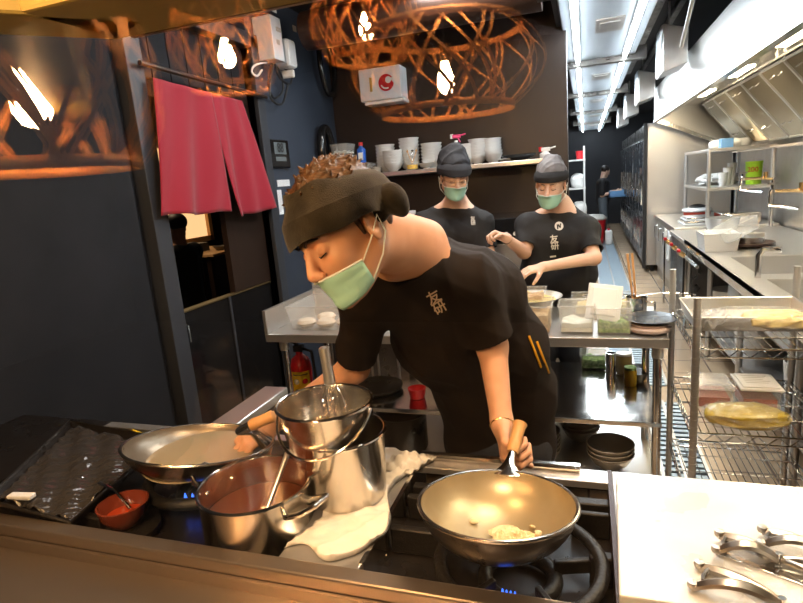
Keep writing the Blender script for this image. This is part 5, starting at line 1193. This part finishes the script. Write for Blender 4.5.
# ================================================ cooking counter
CZ = .85
ck = T('stove_counter', 'stainless cooking counter with sunk burner bays in front of the cook', 'counter', (-.5, 1.05, 0))
MB().box(-2.05, 1.3, .83, .872, CZ-.02, CZ+.012).build('rim', 'counter_rim', ck, smooth=False, bevel=.005)
MB().box(-2.05, 1.3, GL-.05, .83, CZ-.10, CZ-.045).build('ledge', 'counter_rim', ck, smooth=False, bevel=.004); B(-2.05, 1.3, .822, .83, CZ-.05, CZ-.018).build('ledge_riser', 'counter_rim', ck, smooth=False)
mb = top_with_holes(-2.05, 1.3, .895, 1.36, CZ-.02, CZ, [])
MB().box(-2.05, -1.62, .872, 1.42, CZ-.02, CZ).build('side_plate', 'black_metal', ck, smooth=False)
mb = MB().box(-.625, -.44, .872, 1.36, CZ-.02, CZ).box(-.70, -.625, 1.14, 1.36, CZ-.02, CZ).box(.055, 1.3, .872, 1.36, CZ-.02, CZ).box(-.44, .055, 1.30, 1.36, CZ-.02, CZ).box(-1.62, -.70, 1.38, 1.42, CZ-.02, CZ)
mb.build('worktop', 'steel', ck, smooth=False, bevel=.003)
MB().box(-.44, .055, .872, 1.30, CZ-.085, CZ-.075).build('burner_bay', 'black_metal', ck, smooth=False); MB().box(-1.62, -.62, .872, 1.38, CZ-.085, CZ-.075).build('burner_bay', 'black_metal', ck, smooth=False)
MB().box(-.445, -.435, .895, 1.36, CZ-.08, CZ+.004).build('divider', 'steel_polished', ck, smooth=False); MB().box(.045, .055, .872, 1.36, CZ-.08, CZ+.002).build('divider', 'brown_duct', ck, smooth=False)
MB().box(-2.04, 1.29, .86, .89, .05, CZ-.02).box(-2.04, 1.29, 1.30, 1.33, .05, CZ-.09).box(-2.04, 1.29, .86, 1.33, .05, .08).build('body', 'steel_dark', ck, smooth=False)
MB().tube([(-.44, 1.345, CZ+.010), (-.02, 1.345, CZ+.010)], .012).build('front_pipe', 'steel_polished', ck)
# trivet bars in the bays
for k, (x0, x1, y, w_) in enumerate(((-.43, -.33, 1.22, .025), (-.43, -.33, 1.17, .02), (-.43, -.31, 1.04, .02), (-.04, .045, 1.22, .03), (-.04, .045, 1.18, .015), (.0, .045, 1.03, .025))):
    one(MB().box(x0, x1, y, y+w_, CZ-.074, CZ-.012), 'trivet_bar', 'cast_iron', 'black iron bar in the wok bay, '+('back left', 'second back left', 'front left', 'back right', 'second back right', 'front right')[k], 'stove bar', None, 'iron bars of the wok bay', bevel=.004)
def torus(mb, c, R_, r, n=48, m=10, flat=1.):
    return mb.grid(n, m+1, lambda a, b: (c[0]+(R_+r*math.cos(2*PI*b))*math.cos(2*PI*a), c[1]+(R_+r*math.cos(2*PI*b))*math.sin(2*PI*a), c[2]+r*flat*math.sin(2*PI*b)), closed_u=True)
WC = np.array((-.165, .995, .0)); wz = .865
br_ = T('wok_burner', 'round black iron burner ring with blue flame under the right wok', 'burner', (WC[0]+.02, WC[1], CZ-.07))
torus(MB(), (WC[0]+.03, WC[1], CZ-.012), .160, .014, flat=.8).build('ring', 'cast_iron', br_)
torus(MB(), (WC[0]+.03, WC[1], CZ-.055), .07, .016).build('inner_ring', 'cast_iron', br_)
for k in range(5): a = k*2*PI/5+.3; MB().obox((WC[0]+.03+.115*math.cos(a), WC[1]+.115*math.sin(a), CZ-.035), .09, .014, .03, Matrix.Rotation(a, 3, 'Z')).build('support_arm', 'cast_iron', br_, bevel=.003)
fl2 = MB()
for k in range(4):
    a = PI*1.42+k*.09; fl2.lathe([(.006, 0), (.008, .008), (.004, .022), (.001, .034)], (WC[0]+.03+.088*math.cos(a), WC[1]+.088*math.sin(a), CZ-.05), 8)
fl2.build('flame', 'flame', br_)

def wok(c, R_, depth, name_lab, tilt, m_in, ring=True, tz=.0):
    """round bottomed wok; c is the centre of its rim"""
    t_ = T('wok', name_lab, 'wok', c); Rt = tilt; n = 16
    prof = []; ins = []
    for i in range(n+1): a = i/n; r = R_*math.sin(a*PI/2*.93)/math.sin(PI/2*.93); z = -depth*(1-(1-math.cos(a*PI/2*.93))/(1-math.cos(PI/2*.93))); prof.append((max(r, .001), z)); ins.append((max(r-.004, .0005), z+.004))
    prof.append((R_+.004, .004)); prof.append((R_-.004, .005))
    MB().lathe(prof[:-1], c, 64, Rt, caps=False).build('outside', 'black_metal', t_)
    MB().lathe(ins[::-1], c, 64, Rt, caps=False).build('cooking_surface', m_in, t_)
    torus(MB(), (0, 0, 0), R_, .0045, 64, 8)
    rm_ = MB(); rm_.tube([Vector([float(q) for q in c])+Rt@Vector((R_*math.cos(a), R_*math.sin(a), .002)) for a in np.linspace(0, 2*PI, 64, endpoint=False)], .0042, 8, closed=True); rm_.build('rim', 'wok_edge', t_)
    return t_
Cw = np.array((-.170, .968, .978)); I3 = Matrix.Identity(3)
wk = wok(Cw, .152, .100, 'black iron wok with wooden-gripped handle on the right burner, garlic inside', Matrix.Rotation(-.13, 3, 'X'), 'wok_inside')
h0 = Cw+np.array((.0, .148, -.018)); h1 = aty(513, 450, 1.19); h2 = aty(520, 424, 1.25)
hp = MB(); dd = nrm(h1-h0); sx_ = nrm(np.cross(dd, (0, 0, 1)))
def hsec(t_, w_, th_): p = h0+(h1-h0)*t_; return [p+sx_*w_, p+np.array((0, 0, th_)), p-sx_*w_, p-np.array((0, 0, th_*.3))]
secs = [hsec(-.18, .050, .004), hsec(.02, .042, .007), hsec(.25, .024, .010), hsec(.55, .014, .013), hsec(.85, .012, .013), hsec(1.1, .013, .014)]
hp.add([p for s in secs for p in s], [(i*4+j, i*4+(j+1) % 4, i*4+4+(j+1) % 4, i*4+4+j) for i in range(5) for j in range(4)]+[(3, 2, 1, 0), (20, 21, 22, 23)]); hm = hp.build('handle_socket', 'steel_polished', wk, sub=2)
MB().tube([h1-(h2-h1)*.1, h1+(h2-h1)*.15, h1+(h2-h1)*.5, h1+(h2-h1)*.9, h2, h2+(h2-h1)*.04], [.013, .0155, .014, .0155, .018, .012], 18).build('wooden_grip', 'wood', hm)
# garlic
mb = MB(); rr = np.random.default_rng(3); gc_ = Cw+np.array((.032, .005, -.086))
mb.grid(40, 18, lambda a, b: (gc_[0]+math.cos(2*PI*a)*.055*(1-b)*(1+.25*math.sin(2*PI*a*3+1)+.1*rr.random()), gc_[1]+math.sin(2*PI*a)*.036*(1-b)*(1+.2*math.sin(2*PI*a*4)+.1*rr.random()), gc_[2]+.003+.010*min(1, b*2.2)+.006*rr.random()), closed_u=True)
one(mb, 'minced_garlic', 'garlic', 'little heap of minced garlic frying in the right wok', 'garlic', kind=None) if False else None
g_ = mb.build('minced_garlic', 'garlic'); tag(g_, 'small heap of minced garlic in the middle of the right wok', 'garlic', kind='stuff')
def slice_mb(s, seed):
    r = np.random.default_rng(seed); mb = MB(); mb.grid(14, 8, lambda a, b: (s*math.cos(2*PI*a)*math.sin(PI*b)*(1+.3*math.cos(2*PI*a)), s*.6*math.sin(2*PI*a)*math.sin(PI*b), s*.30*math.cos(PI*b)), closed_u=True); return mb
for k, (dx, dy, dz, lb_) in enumerate(((-.060, .045, -.078, 'left of the garlic heap'), (.075, .015, -.066, 'right of the garlic heap'), (.062, .045, -.074, 'behind the garlic heap'))):
    o = slice_mb(.010, k).build('garlic_clove', 'garlic'); o.location = Vector(Cw+np.array((dx, dy, dz))); o.rotation_euler = (.5, .3*k, k); tag(o, 'garlic clove in the right wok, '+lb_, 'garlic clove', 'garlic cloves')
for k, (px, py, lb_) in enumerate(((382, 556, 'lying on the black bay floor beside the steel divider'),)):
    c = atz(px, py, CZ-.07); o = slice_mb(.010, 9).build('garlic_clove', 'garlic'); o.location = Vector((c[0], c[1], CZ-.066)); tag(o, 'pale garlic clove '+lb_, 'garlic clove', 'garlic cloves')

# left wok, tipped slightly away
Cl = np.array((-1.03, 1.17, .935)); Rt = Matrix.Rotation(-.20, 3, 'X') @ Matrix.Rotation(.05, 3, 'Y')
wl = wok(Cl, .200, .085, 'wide wok of cloudy water tipped on the left burner, metal handle with wooden end', Rt, 'wok_worn')
wf = MB(); wf.lathe([(.0005, 0), (.150, 0), (.152, -.002)], Cl+np.array((0, -.006, -.030)), 48, Matrix.Rotation(.0, 3, 'X'), caps=False); wf.build('cloudy_water', 'oilwater', wl)
g0 = Cl+np.array((.185, .045, -.004)); g1 = aty(240, 431, 1.165); g2 = aty(252, 425, 1.175); g3 = aty(273, 416, 1.20)
sk_ = MB().tube([g0, (g0+g1)/2+np.array((0, 0, .02)), g1, g2], [.022, .016, .013, .014], 14).build('handle_socket', 'steel_polished', wl); MB().tube([g2-(g3-g2)*.1, g2+(g3-g2)*.1, g2+(g3-g2)*.5, g3, g3+(g3-g2)*.08], [.014, .017, .015, .017, .010], 16).build('wooden_grip', 'wood', sk_)
br2 = T('wok_burner', 'round black iron burner ring under the left wok', 'burner', (Cl[0], Cl[1], CZ-.07)); torus(MB(), (Cl[0], Cl[1], CZ-.010), .150, .016).build('ring', 'cast_iron', br2); torus(MB(), (Cl[0], Cl[1], CZ-.055), .07, .016).build('inner_ring', 'cast_iron', br2)
fl3 = MB()
for k in range(3): a = PI*1.5+k*.25; fl3.lathe([(.006, 0), (.008, .008), (.004, .022), (.001, .034)], (Cl[0]+.088*math.cos(a), Cl[1]+.088*math.sin(a), CZ-.05), 8)
fl3.build('flame', 'flame', br2)

# brown bowl with tongs on a round black cap
bx, by = -1.12, .965
one(MB().lathe([(.075, 0), (.08, .01), (.08, .022), (.05, .028), (.001, .028)], (bx, by, CZ-.073), 32), 'burner_cap', 'cast_iron', 'round black burner cap under the brown bowl', 'burner cap', (bx, by, CZ-.073))
bw = T('sauce_bowl', 'small glossy brown-red bowl on the left side of the stove', 'bowl', (bx, by, CZ-.044)); MB().lathe([(.030, 0), (.036, .006), (.056, .035), (.062, .062), (.058, .063), (.05, .035), (.026, .010), (.001, .008)], (bx, by, CZ-.044), 36).build('bowl', 'brown_bowl', bw); MB().lathe([(.0005, .030), (.046, .030)], (bx, by, CZ-.044), 30, caps=False).build('sauce', 'red_sauce', bw)
tg = T('spoon', 'steel spoon resting in the small brown bowl', 'spoon', (bx, by, CZ)); MB().tube([(bx+.01, by+.01, CZ-.005), (bx-.04, by+.02, CZ+.035), (bx-.10, by+.03, CZ+.045)], [.004, .0035, .005], 8).build('handle', 'chrome', tg)
# oven tray with crumpled film
ty = T('baking_tray', 'large black baking tray propped at the left end of the stove', 'tray', (-1.5, 1.12, CZ))
A0, A1, A2, A3 = atz(-14, 500, .90), atz(70, 421, .90), atz(166, 438, .875), atz(70, 522, .865)
A0, A1, A2, A3 = [np.array(q) for q in (A0, A1, A2, A3)]
mb = MB(); cc = (A0+A1+A2+A3)/4; low = [cc+(q-cc)*.9-np.array((0, 0, .028)) for q in (A0, A1, A2, A3)]
mb.add([A0, A1, A2, A3]+low, [(4, 5, 6, 7), (0, 1, 5, 4), (1, 2, 6, 5), (2, 3, 7, 6), (3, 0, 4, 7)]); mb.build('tray', 'black_metal', ty, smooth=False, solid=.004)
rm_ = MB(); rm_.tube([A0, A1, A2, A3], .0055, 8, closed=True); rm_.build('rolled_rim', 'steel_dark', ty)
mb = MB(); rr = np.random.default_rng(11)
def film(a, b):
    p = (low[0]*(1-a)+low[1]*a)*(1-b)+(low[3]*(1-a)+low[2]*a)*b
    return p+np.array((0, 0, .012+.010*math.sin(a*13+b*7)*math.sin(b*11)+.007*abs(math.sin(a*29-b*21))+.004*rr.random()))
mb.grid(46, 46, film); f_ = one(mb, 'plastic_film', 'film_plastic', 'crumpled shiny dark plastic film lying in the black tray', 'film', solid=.001)
c = atz(22, 499, .885); o = one(MB().obox((0, 0, 0), .07, .022, .012), 'folded_tissue', 'paper', 'small folded white tissue at the front left of the black tray', 'tissue', (0, 0, 0), bevel=.003); o.location = Vector((c[0], c[1], .893)); o.rotation_euler.z = .15
c = atz(133, 437, .88); o = one(MB().obox((0, 0, 0), .09, .006, .004), 'yellow_strip', 'yellow', 'thin yellow strip between the black tray and the left wok', 'strip', (0, 0, 0)); o.location = Vector((c[0], c[1]+.03, .88)); o.rotation_euler.z = -.3
for k in range(3):
    y = .93+k*.05; one(MB().box(-1.36+k*.0, -1.17+k*.01, y, y+.022, CZ-.074, CZ-.012-.0), 'trivet_bar', 'cast_iron', 'black iron bar in the left bay, '+('nearest the rim', 'middle', 'farthest')[k], 'stove bar', None, 'iron bars of the left bay', bevel=.004)

# stock pots
def pot(c, r, h, label, taper=1., m='pot_steel', parts='loops', contents=None, ch=.5, ang=0.):
    t_ = T('stock_pot', label, 'pot', c); r0 = r*taper
    MB().lathe([(r0*.97, 0), (r0, .006), (r, h-.006), (r+.004, h), (r+.002, h+.004), (r-.003, h), (r0-.003, .010), (.001, .008)], c, 56).build('pot_body', m, t_)
    rm_ = MB(); rm_.tube([(c[0]+(r+.001)*math.cos(a), c[1]+(r+.001)*math.sin(a), c[2]+h) for a in np.linspace(0, 2*PI, 56, endpoint=False)], .0045, 8, closed=True); rm_.build('rim', 'steel_polished', t_)
    if contents: MB().lathe([(.0005, h*ch), (.3*r, h*ch), (r*(taper+(1-taper)*ch)-.004, h*ch)], c, 48, caps=False).build('contents', contents, t_)
    if parts == 'loops':
        for q in (0, PI):
            a = ang+q; d_ = np.array((math.cos(a), math.sin(a), 0)); s_ = np.array((-math.sin(a), math.cos(a), 0)); o_ = np.array(c)+d_*r+np.array((0, 0, h-.035))
            pts = [o_+s_*.038, o_+s_*.036+d_*.040+np.array((0, 0, .018)), o_+s_*.022+d_*.066+np.array((0, 0, .034)), o_-s_*.022+d_*.066+np.array((0, 0, .034)), o_-s_*.036+d_*.040+np.array((0, 0, .018)), o_-s_*.038]
            hd_ = MB().tube(pts, .0062, 10).build('handle', 'steel_polished', t_)
            rv = MB()
            for s2 in (-.038, .038): rv.cyl(o_+s_*s2-d_*.014, o_+s_*s2+d_*.003, .007, n=10)
            rv.build('rivet', 'steel_polished', hd_)
    return t_
pC = (-.570, 1.13, CZ+.012); pot(pC, .105, .163, 'wide steel pot standing on the white cloth, holding the whisk pot', .93, 'pot_steel', '', None)
pB = (-.745, 1.003, .785); rB = .129
sp_ = pot(pB, rB, .155, 'large steel stock pot with loop handles and dark red broth at the front', 1., 'pot_steel', 'loops', 'broth', .55, ang=-.20+PI)
ld = T('ladle', 'steel ladle standing in the dark broth of the front stock pot', 'ladle', (pB[0], pB[1], pB[2]+.1)); a_ = np.array(pB)+np.array((.02, -.03, .06)); b_ = aty(288, 452, pB[1]+.09)
MB().tube([a_, a_*.5+b_*.5, b_, b_+(b_-a_)*.03], [.006, .0055, .007, .004], 10).build('handle', 'steel', ld); MB().lathe([(.001, 0), (.02, .004), (.035, .02), (.038, .03), (.034, .028), (.001, .006)], a_-np.array((0, 0, .02)), 24).build('scoop', 'steel', ld)
pA = (-.600, 1.118, .968); tA = pot(pA, .113, .135, 'steel bucket-style pot with wire bail, nested in the wide pot, whisk inside', .80, 'pot_steel', '', 'sauce', .35)
cA = np.array((pA[0], pA[1], pA[2]+.125)); r_ = .117
bl_ = MB(); pts = []
for a in np.linspace(0, PI, 18): pts.append(cA+np.array((-r_*math.cos(a)*1.02, -math.sin(a)*.112-.0, -math.sin(a)*.085)))
bl_.tube(pts, .0035, 8).build('bail_handle', 'chrome', tA)
for q in (-1, 1): MB().obox(cA+np.array((q*(r_-.001), 0, -.004)), .006, .03, .03).build('bail_lug', 'steel_polished', tA, bevel=.004)
wh = T('whisk', 'steel balloon whisk standing upright in the nested pot', 'whisk', cA); w0 = np.array(pA)+np.array((.0, .0, .045)); w1 = aty(330, 383, pA[1]-.02); w2 = aty(324, 348, pA[1]-.01)
ax_ = nrm(w2-w1); X1, Y1_, _ = frame_to(ax_); X1, Y1_ = np.array(X1), np.array(Y1_); lw_ = np.linalg.norm(w1-w0)
MB().tube([w1, w1+(w2-w1)*.5, w2, w2+ax_*.004], [.0135, .0125, .0135, .008], 18).build('handle', 'steel', wh)
for k in range(6):
    a = k*PI/6; s_ = X1*math.cos(a)+Y1_*math.sin(a); pts = [w1-ax_*lw_*math.sin(t_)*1.0+s_*.034*math.sin(t_*1.0)*math.cos(t_)*1.6 if False else w1-ax_*lw_*(math.sin(t_/2*1.0)**1.2 if t_ <= PI else 0)+s_*0 for t_ in (0,)]
    pts = [w1-ax_*lw_*.5*(1-math.cos(PI*min(t_, 2-t_)))+s_*.030*math.sin(PI*t_)*(1) for t_ in np.linspace(0, 2, 26)]
    MB().tube(pts, .0012, 5).build('wire', 'chrome', wh)
# crumpled cloth under the pots
mb = MB(); rr = np.random.default_rng(21); Dn = rr.normal(size=(5, 2))*22
def cl(a, b):
    x = -.61+.165*a+.03*math.sin(b*8); y = .91+.44*b+.02*math.sin(a*7); x += (b-.5)*.03
    z = .004+.019*sum((1-abs(math.sin(Dn[i]@np.array((x, y))+i)))**2 for i in range(5))/2.2*(.35+.65*min(1, abs(a-.35)*2.2)); 
    return (x, y, CZ+z if 0 < a < 1 and 0 < b < 1 else CZ+.002)
mb.grid(70, 90, cl); one(mb, 'kitchen_cloth', 'towel', 'crumpled off-white cloth spread under the pots on the steel counter', 'cloth', solid=.002)
mb = MB(); mb.grid(36, 36, lambda a, b: (-.545+.10*a+.05*b, 1.24+.09*b, CZ+.012+.03*math.sin(a*PI)*math.sin(b*PI)+.008*math.sin(a*17+b*9)*math.sin(b*15))); one(mb, 'kitchen_cloth', 'towel', 'small white cloth bunched at the back beside the nested pots', 'cloth', solid=.003)

# board and tongs
bd = T('cutting_board', 'large pale cutting board with bright sheen at the right of the stove', 'board', (.5, 1.1, CZ))
MB().prism([(.062, 1.285, CZ+.001), (.048, .885, CZ+.001), (1.15, .885, CZ+.001), (1.15, 1.33, CZ+.001)], (0, 0, .028)).build('board', 'board_top', bd, smooth=False, bevel=.004)
BZ = CZ+.030
def tongs(po, ph, lab, z, gap=.024, tail=None):
    """po middle of the open ends, ph where the two arms meet"""
    t_ = T('tongs', lab, 'tongs', (ph[0], ph[1], z), 'tongs on the cutting board'); po = np.array((po[0], po[1], z)); ph = np.array((ph[0], ph[1], z)); d_ = nrm(po-ph); s_ = np.cross((0, 0, 1), d_); L_ = np.linalg.norm(po-ph); n_ = 16
    for q in (-1, 1):
        V = []; mb = MB()
        for i in range(n_+1):
            t = i/n_; lift = (.026 if q > 0 else .006)*math.sin(PI*min(1, t*1.02))**.8
            p = ph+d_*L_*t+s_*q*(.004+gap*math.sin(t*PI*.5))+np.array((0, 0, .006+lift))
            w_ = .0085+.0035*math.sin(PI*t); h_ = .0045
            for a, b in ((-w_, -h_), (-w_*.9, h_*.6), (0, h_*1.6), (w_*.9, h_*.6), (w_, -h_), (0, h_*.5)): V.append(p+s_*a+np.array((0, 0, b)))
        mb.add(V, [(i*6+j, i*6+(j+1) % 6, i*6+6+(j+1) % 6, i*6+6+j) for i in range(n_) for j in range(6)]+[tuple(range(5, -1, -1)), tuple(n_*6+k for k in range(6))]); ar = mb.build('arm', 'tong_steel', t_)
        e = ph+d_*L_+s_*q*(.004+gap)+np.array((0, 0, .010)); MB().lathe([(.001, -.006), (.008, -.005), (.0095, 0), (.008, .006), (.001, .008)], e, 14).build('end_pad', 'tong_steel', ar)
    if tail is not None:
        te = np.array((tail[0], tail[1], z+.006)); tt = nrm(te-ph); ss = np.cross((0, 0, 1), tt)
        for q in (-1, 1): MB().tube(smooth_pts([ph+np.array((0, 0, .006)), ph*.5+te*.5-ss*q*.012+np.array((0, 0, .008)), te-ss*q*.018]), .0055, 8).build('jaw', 'tong_steel', t_)
    e0 = ph+d_*L_*.88; MB().tube([e0+s_*gap*.9+np.array((0, 0, .018)), e0+d_*.004+np.array((0, 0, .010)), e0-s_*gap*.9+np.array((0, 0, .010))], .0035, 8).build('locking_bar', 'steel_dark', t_)
    MB().cyl(ph+np.array((0, 0, -.001)), ph+np.array((0, 0, .018)), .006).build('pivot', 'chrome', t_)
q = lambda px, py, z: atz(px, py, z)[:2]
tongs(q(696, 573, BZ+.012), q(782, 603, BZ+.008), 'steel tongs nearest the viewer, open ends towards the left, on the cutting board', BZ, .026)
tongs(q(718, 541, BZ+.02), q(779, 557, BZ+.02), 'middle steel tongs on the cutting board, crossing at a pivot', BZ+.010, .022, q(830, 578, BZ+.01))
tongs(q(762, 534, BZ+.02), q(828, 550, BZ+.02), 'rear steel tongs at the right edge of the cutting board', BZ+.006, .020)
c = atz(768, 590, BZ); pl_ = T('small_plate', 'clear shallow dish under the nearest tongs with scraps of green food', 'dish', (c[0], c[1], BZ)); MB().lathe([(.05, .001), (.085, .006), (.10, .012), (.097, .013), (.05, .004), (.001, .003)], (c[0]+.04, c[1]+.02, BZ), 40).build('dish', 'clear_plastic', pl_)
o = slice_mb(.016, 77).build('food_scraps', 'green_food', pl_); o.location = Vector((-.0, -.005, .012)); o['kind'] = 'stuff'
o = one(MB().obox((0, 0, 0), .16, .05, .003), 'knife_blade', 'chrome', 'broad bright blade lying under the middle tongs', 'knife', (0, 0, 0), bevel=.001); c = atz(770, 566, BZ); o.location = Vector((c[0], c[1], BZ+.003)); o.rotation_euler.z = -.45

# ================================================ pendant lamps on the customers' side, mirrored in the pane
def pendant(v, r, h, label, seed, n=26, wd=.011):
    c = mir(v) if True else v; t_ = T('pendant_lamp', label, 'pendant lamp', c, 'copper strip pendants over the customers'); rr = np.random.default_rng(seed)
    mb = MB(); segs = 18
    for i in range(n):
        a0 = 2*PI*i/n+rr.normal()*.06; tw = (1 if i % 2 else -1)*rr.uniform(.35, .95); bul = rr.uniform(.85, 1.05)
        V = []
        for k in range(segs+1):
            s = k/segs; a = a0+tw*s; rad = r*(.55+.45*math.sin(PI*(.18+.72*s)))*bul; z = h*(.5-s)
            nv = np.array((math.cos(a), math.sin(a), 0)); tn = np.array((-math.sin(a), math.cos(a), 0))
            p = c+nv*rad+np.array((0, 0, z)); V += [p-tn*wd*.5, p+tn*wd*.5]
        mb.add(V, [(2*k, 2*k+1, 2*k+3, 2*k+2) for k in range(segs)])
    mb.build('strip_shade', 'copper', t_, smooth=False, solid=.0012)
    rb_ = r*(.55+.45*math.sin(PI*.90)); 
    for z, rad in ((-.5*h, rb_), (.5*h, r*(.55+.45*math.sin(PI*.18)))):
        m2 = MB(); m2.grid(48, 2, lambda a, b: (c[0]+rad*math.cos(2*PI*a), c[1]+rad*math.sin(2*PI*a), c[2]+z+(b-.5)*.022), closed_u=True); m2.build('hoop', 'copper', t_, solid=.002)
    bl = MB().lathe([(.001, -.075), (.018, -.068), (.030, -.045), (.031, -.025), (.016, .02), (.013, .035)], c, 20).build('bulb', 'bulb', t_)
    MB().cyl(c+np.array((0, 0, .035)), c+np.array((0, 0, .09)), .018).build('socket', 'brass', bl)
    MB().cyl(c+np.array((0, 0, .09)), (c[0], c[1], 2.9), .004).build('cord', 'black', t_)
def vray(px, py, dist): d = ray(px, py); return CAM+d/np.linalg.norm(d)*dist
pendant(vray(25, 88, 1.35), .26, .30, 'copper strip pendant nearest the window corner, mirrored at the far left', 1, 34, .018)
pendant(vray(225, 48, 2.5), .22, .30, 'copper strip pendant mirrored above the red curtain', 2, 34)
pendant(vray(445, 72, 2.1), .34, .26, 'copper strip pendant mirrored in front of the back wall', 3, 36, .013)
pendant(vray(365, 22, 2.7), .24, .30, 'copper strip pendant mirrored beside the white wall box', 4, 34)
S_(B(-6, 3, -5, .6, 2.9, 2.95), 'ceiling_customer', 'ceiling'); S_(B(-6, 3, -5.1, -5, 0, 2.9), 'wall_customer', 'far_wall')

# working lamps over the stove (out of the frame), plus added fills for worktable, customers and dining room
def area(name, loc, size, power, col, tgt=None, sy=None):
    l = bpy.data.lights.new(name, 'AREA'); l.energy = power; l.color = col; l.size = size
    if sy: l.shape = 'RECTANGLE'; l.size_y = sy
    o = bpy.data.objects.new(name, l); COL.objects.link(o); o.location = loc; d = Vector(tgt)-Vector(loc) if tgt else Vector((0, 0, -1)); o.rotation_euler = d.to_track_quat('-Z', 'Y').to_euler(); return o
area('stove_lamp_light', (.10, 1.25, 2.60), .25, 33, (1, .62, .30), (-.1, 1.1, .85), .5)
area('board_lamp_light', (.75, 1.5, 2.35), .25, 7, (1, .88, .70), (.5, 1.1, .85), .8)
area('worktable_fill_light', (-.75, 3.55, 2.88), .5, 42, (1, .95, .88), (-.6, 3.1, .9), .5)  # unseen light added to brighten the bowls and shelves
area('noren_light', (-1.2, 2.3, 2.88), .4, 6, (1, .95, .92), (-2.0, 2.9, 1.6), .4)
area('passage_fill_light', (.15, 8, 2.55), .5, 110, (.88, .95, 1.), None, 6)
area('customer_fill_light', (-.3, -.7, 2.7), .4, 55, (1, .66, .38), (-.2, .6, .9), .4)  # no fixture; warm light added to lift the dark ledge and the customer
area('dining_fill_light', (-4.2, 4.2, 2.6), .5, 14, (1, .7, .42), (-4.3, 4.6, .8), .5)  # small unseen light put in so the dining table shows
area('window_spot_light', (-.75, .70, 2.5), .2, 10, (1, .55, .22), (-.75, 1.05, .9), .2)

w = bpy.data.worlds.new('World'); sc.world = w; w.use_nodes = True; w.node_tree.nodes['Background'].inputs[0].default_value = (.5, .55, .65, 1); w.node_tree.nodes['Background'].inputs[1].default_value = .015
sc.view_settings.view_transform = 'Standard'; sc.view_settings.look = 'None'; sc.view_settings.gamma = 1; sc.view_settings.use_curve_mapping = False
sc.view_settings.exposure = 0.0
sc.render.engine = 'CYCLES'
sc.cycles.use_denoising = True; sc.cycles.max_bounces = 8; sc.cycles.transparent_max_bounces = 16; sc.cycles.glossy_bounces = 5; sc.cycles.sample_clamp_indirect = 40
sc.cycles.caustics_reflective = False; sc.cycles.caustics_refractive = False
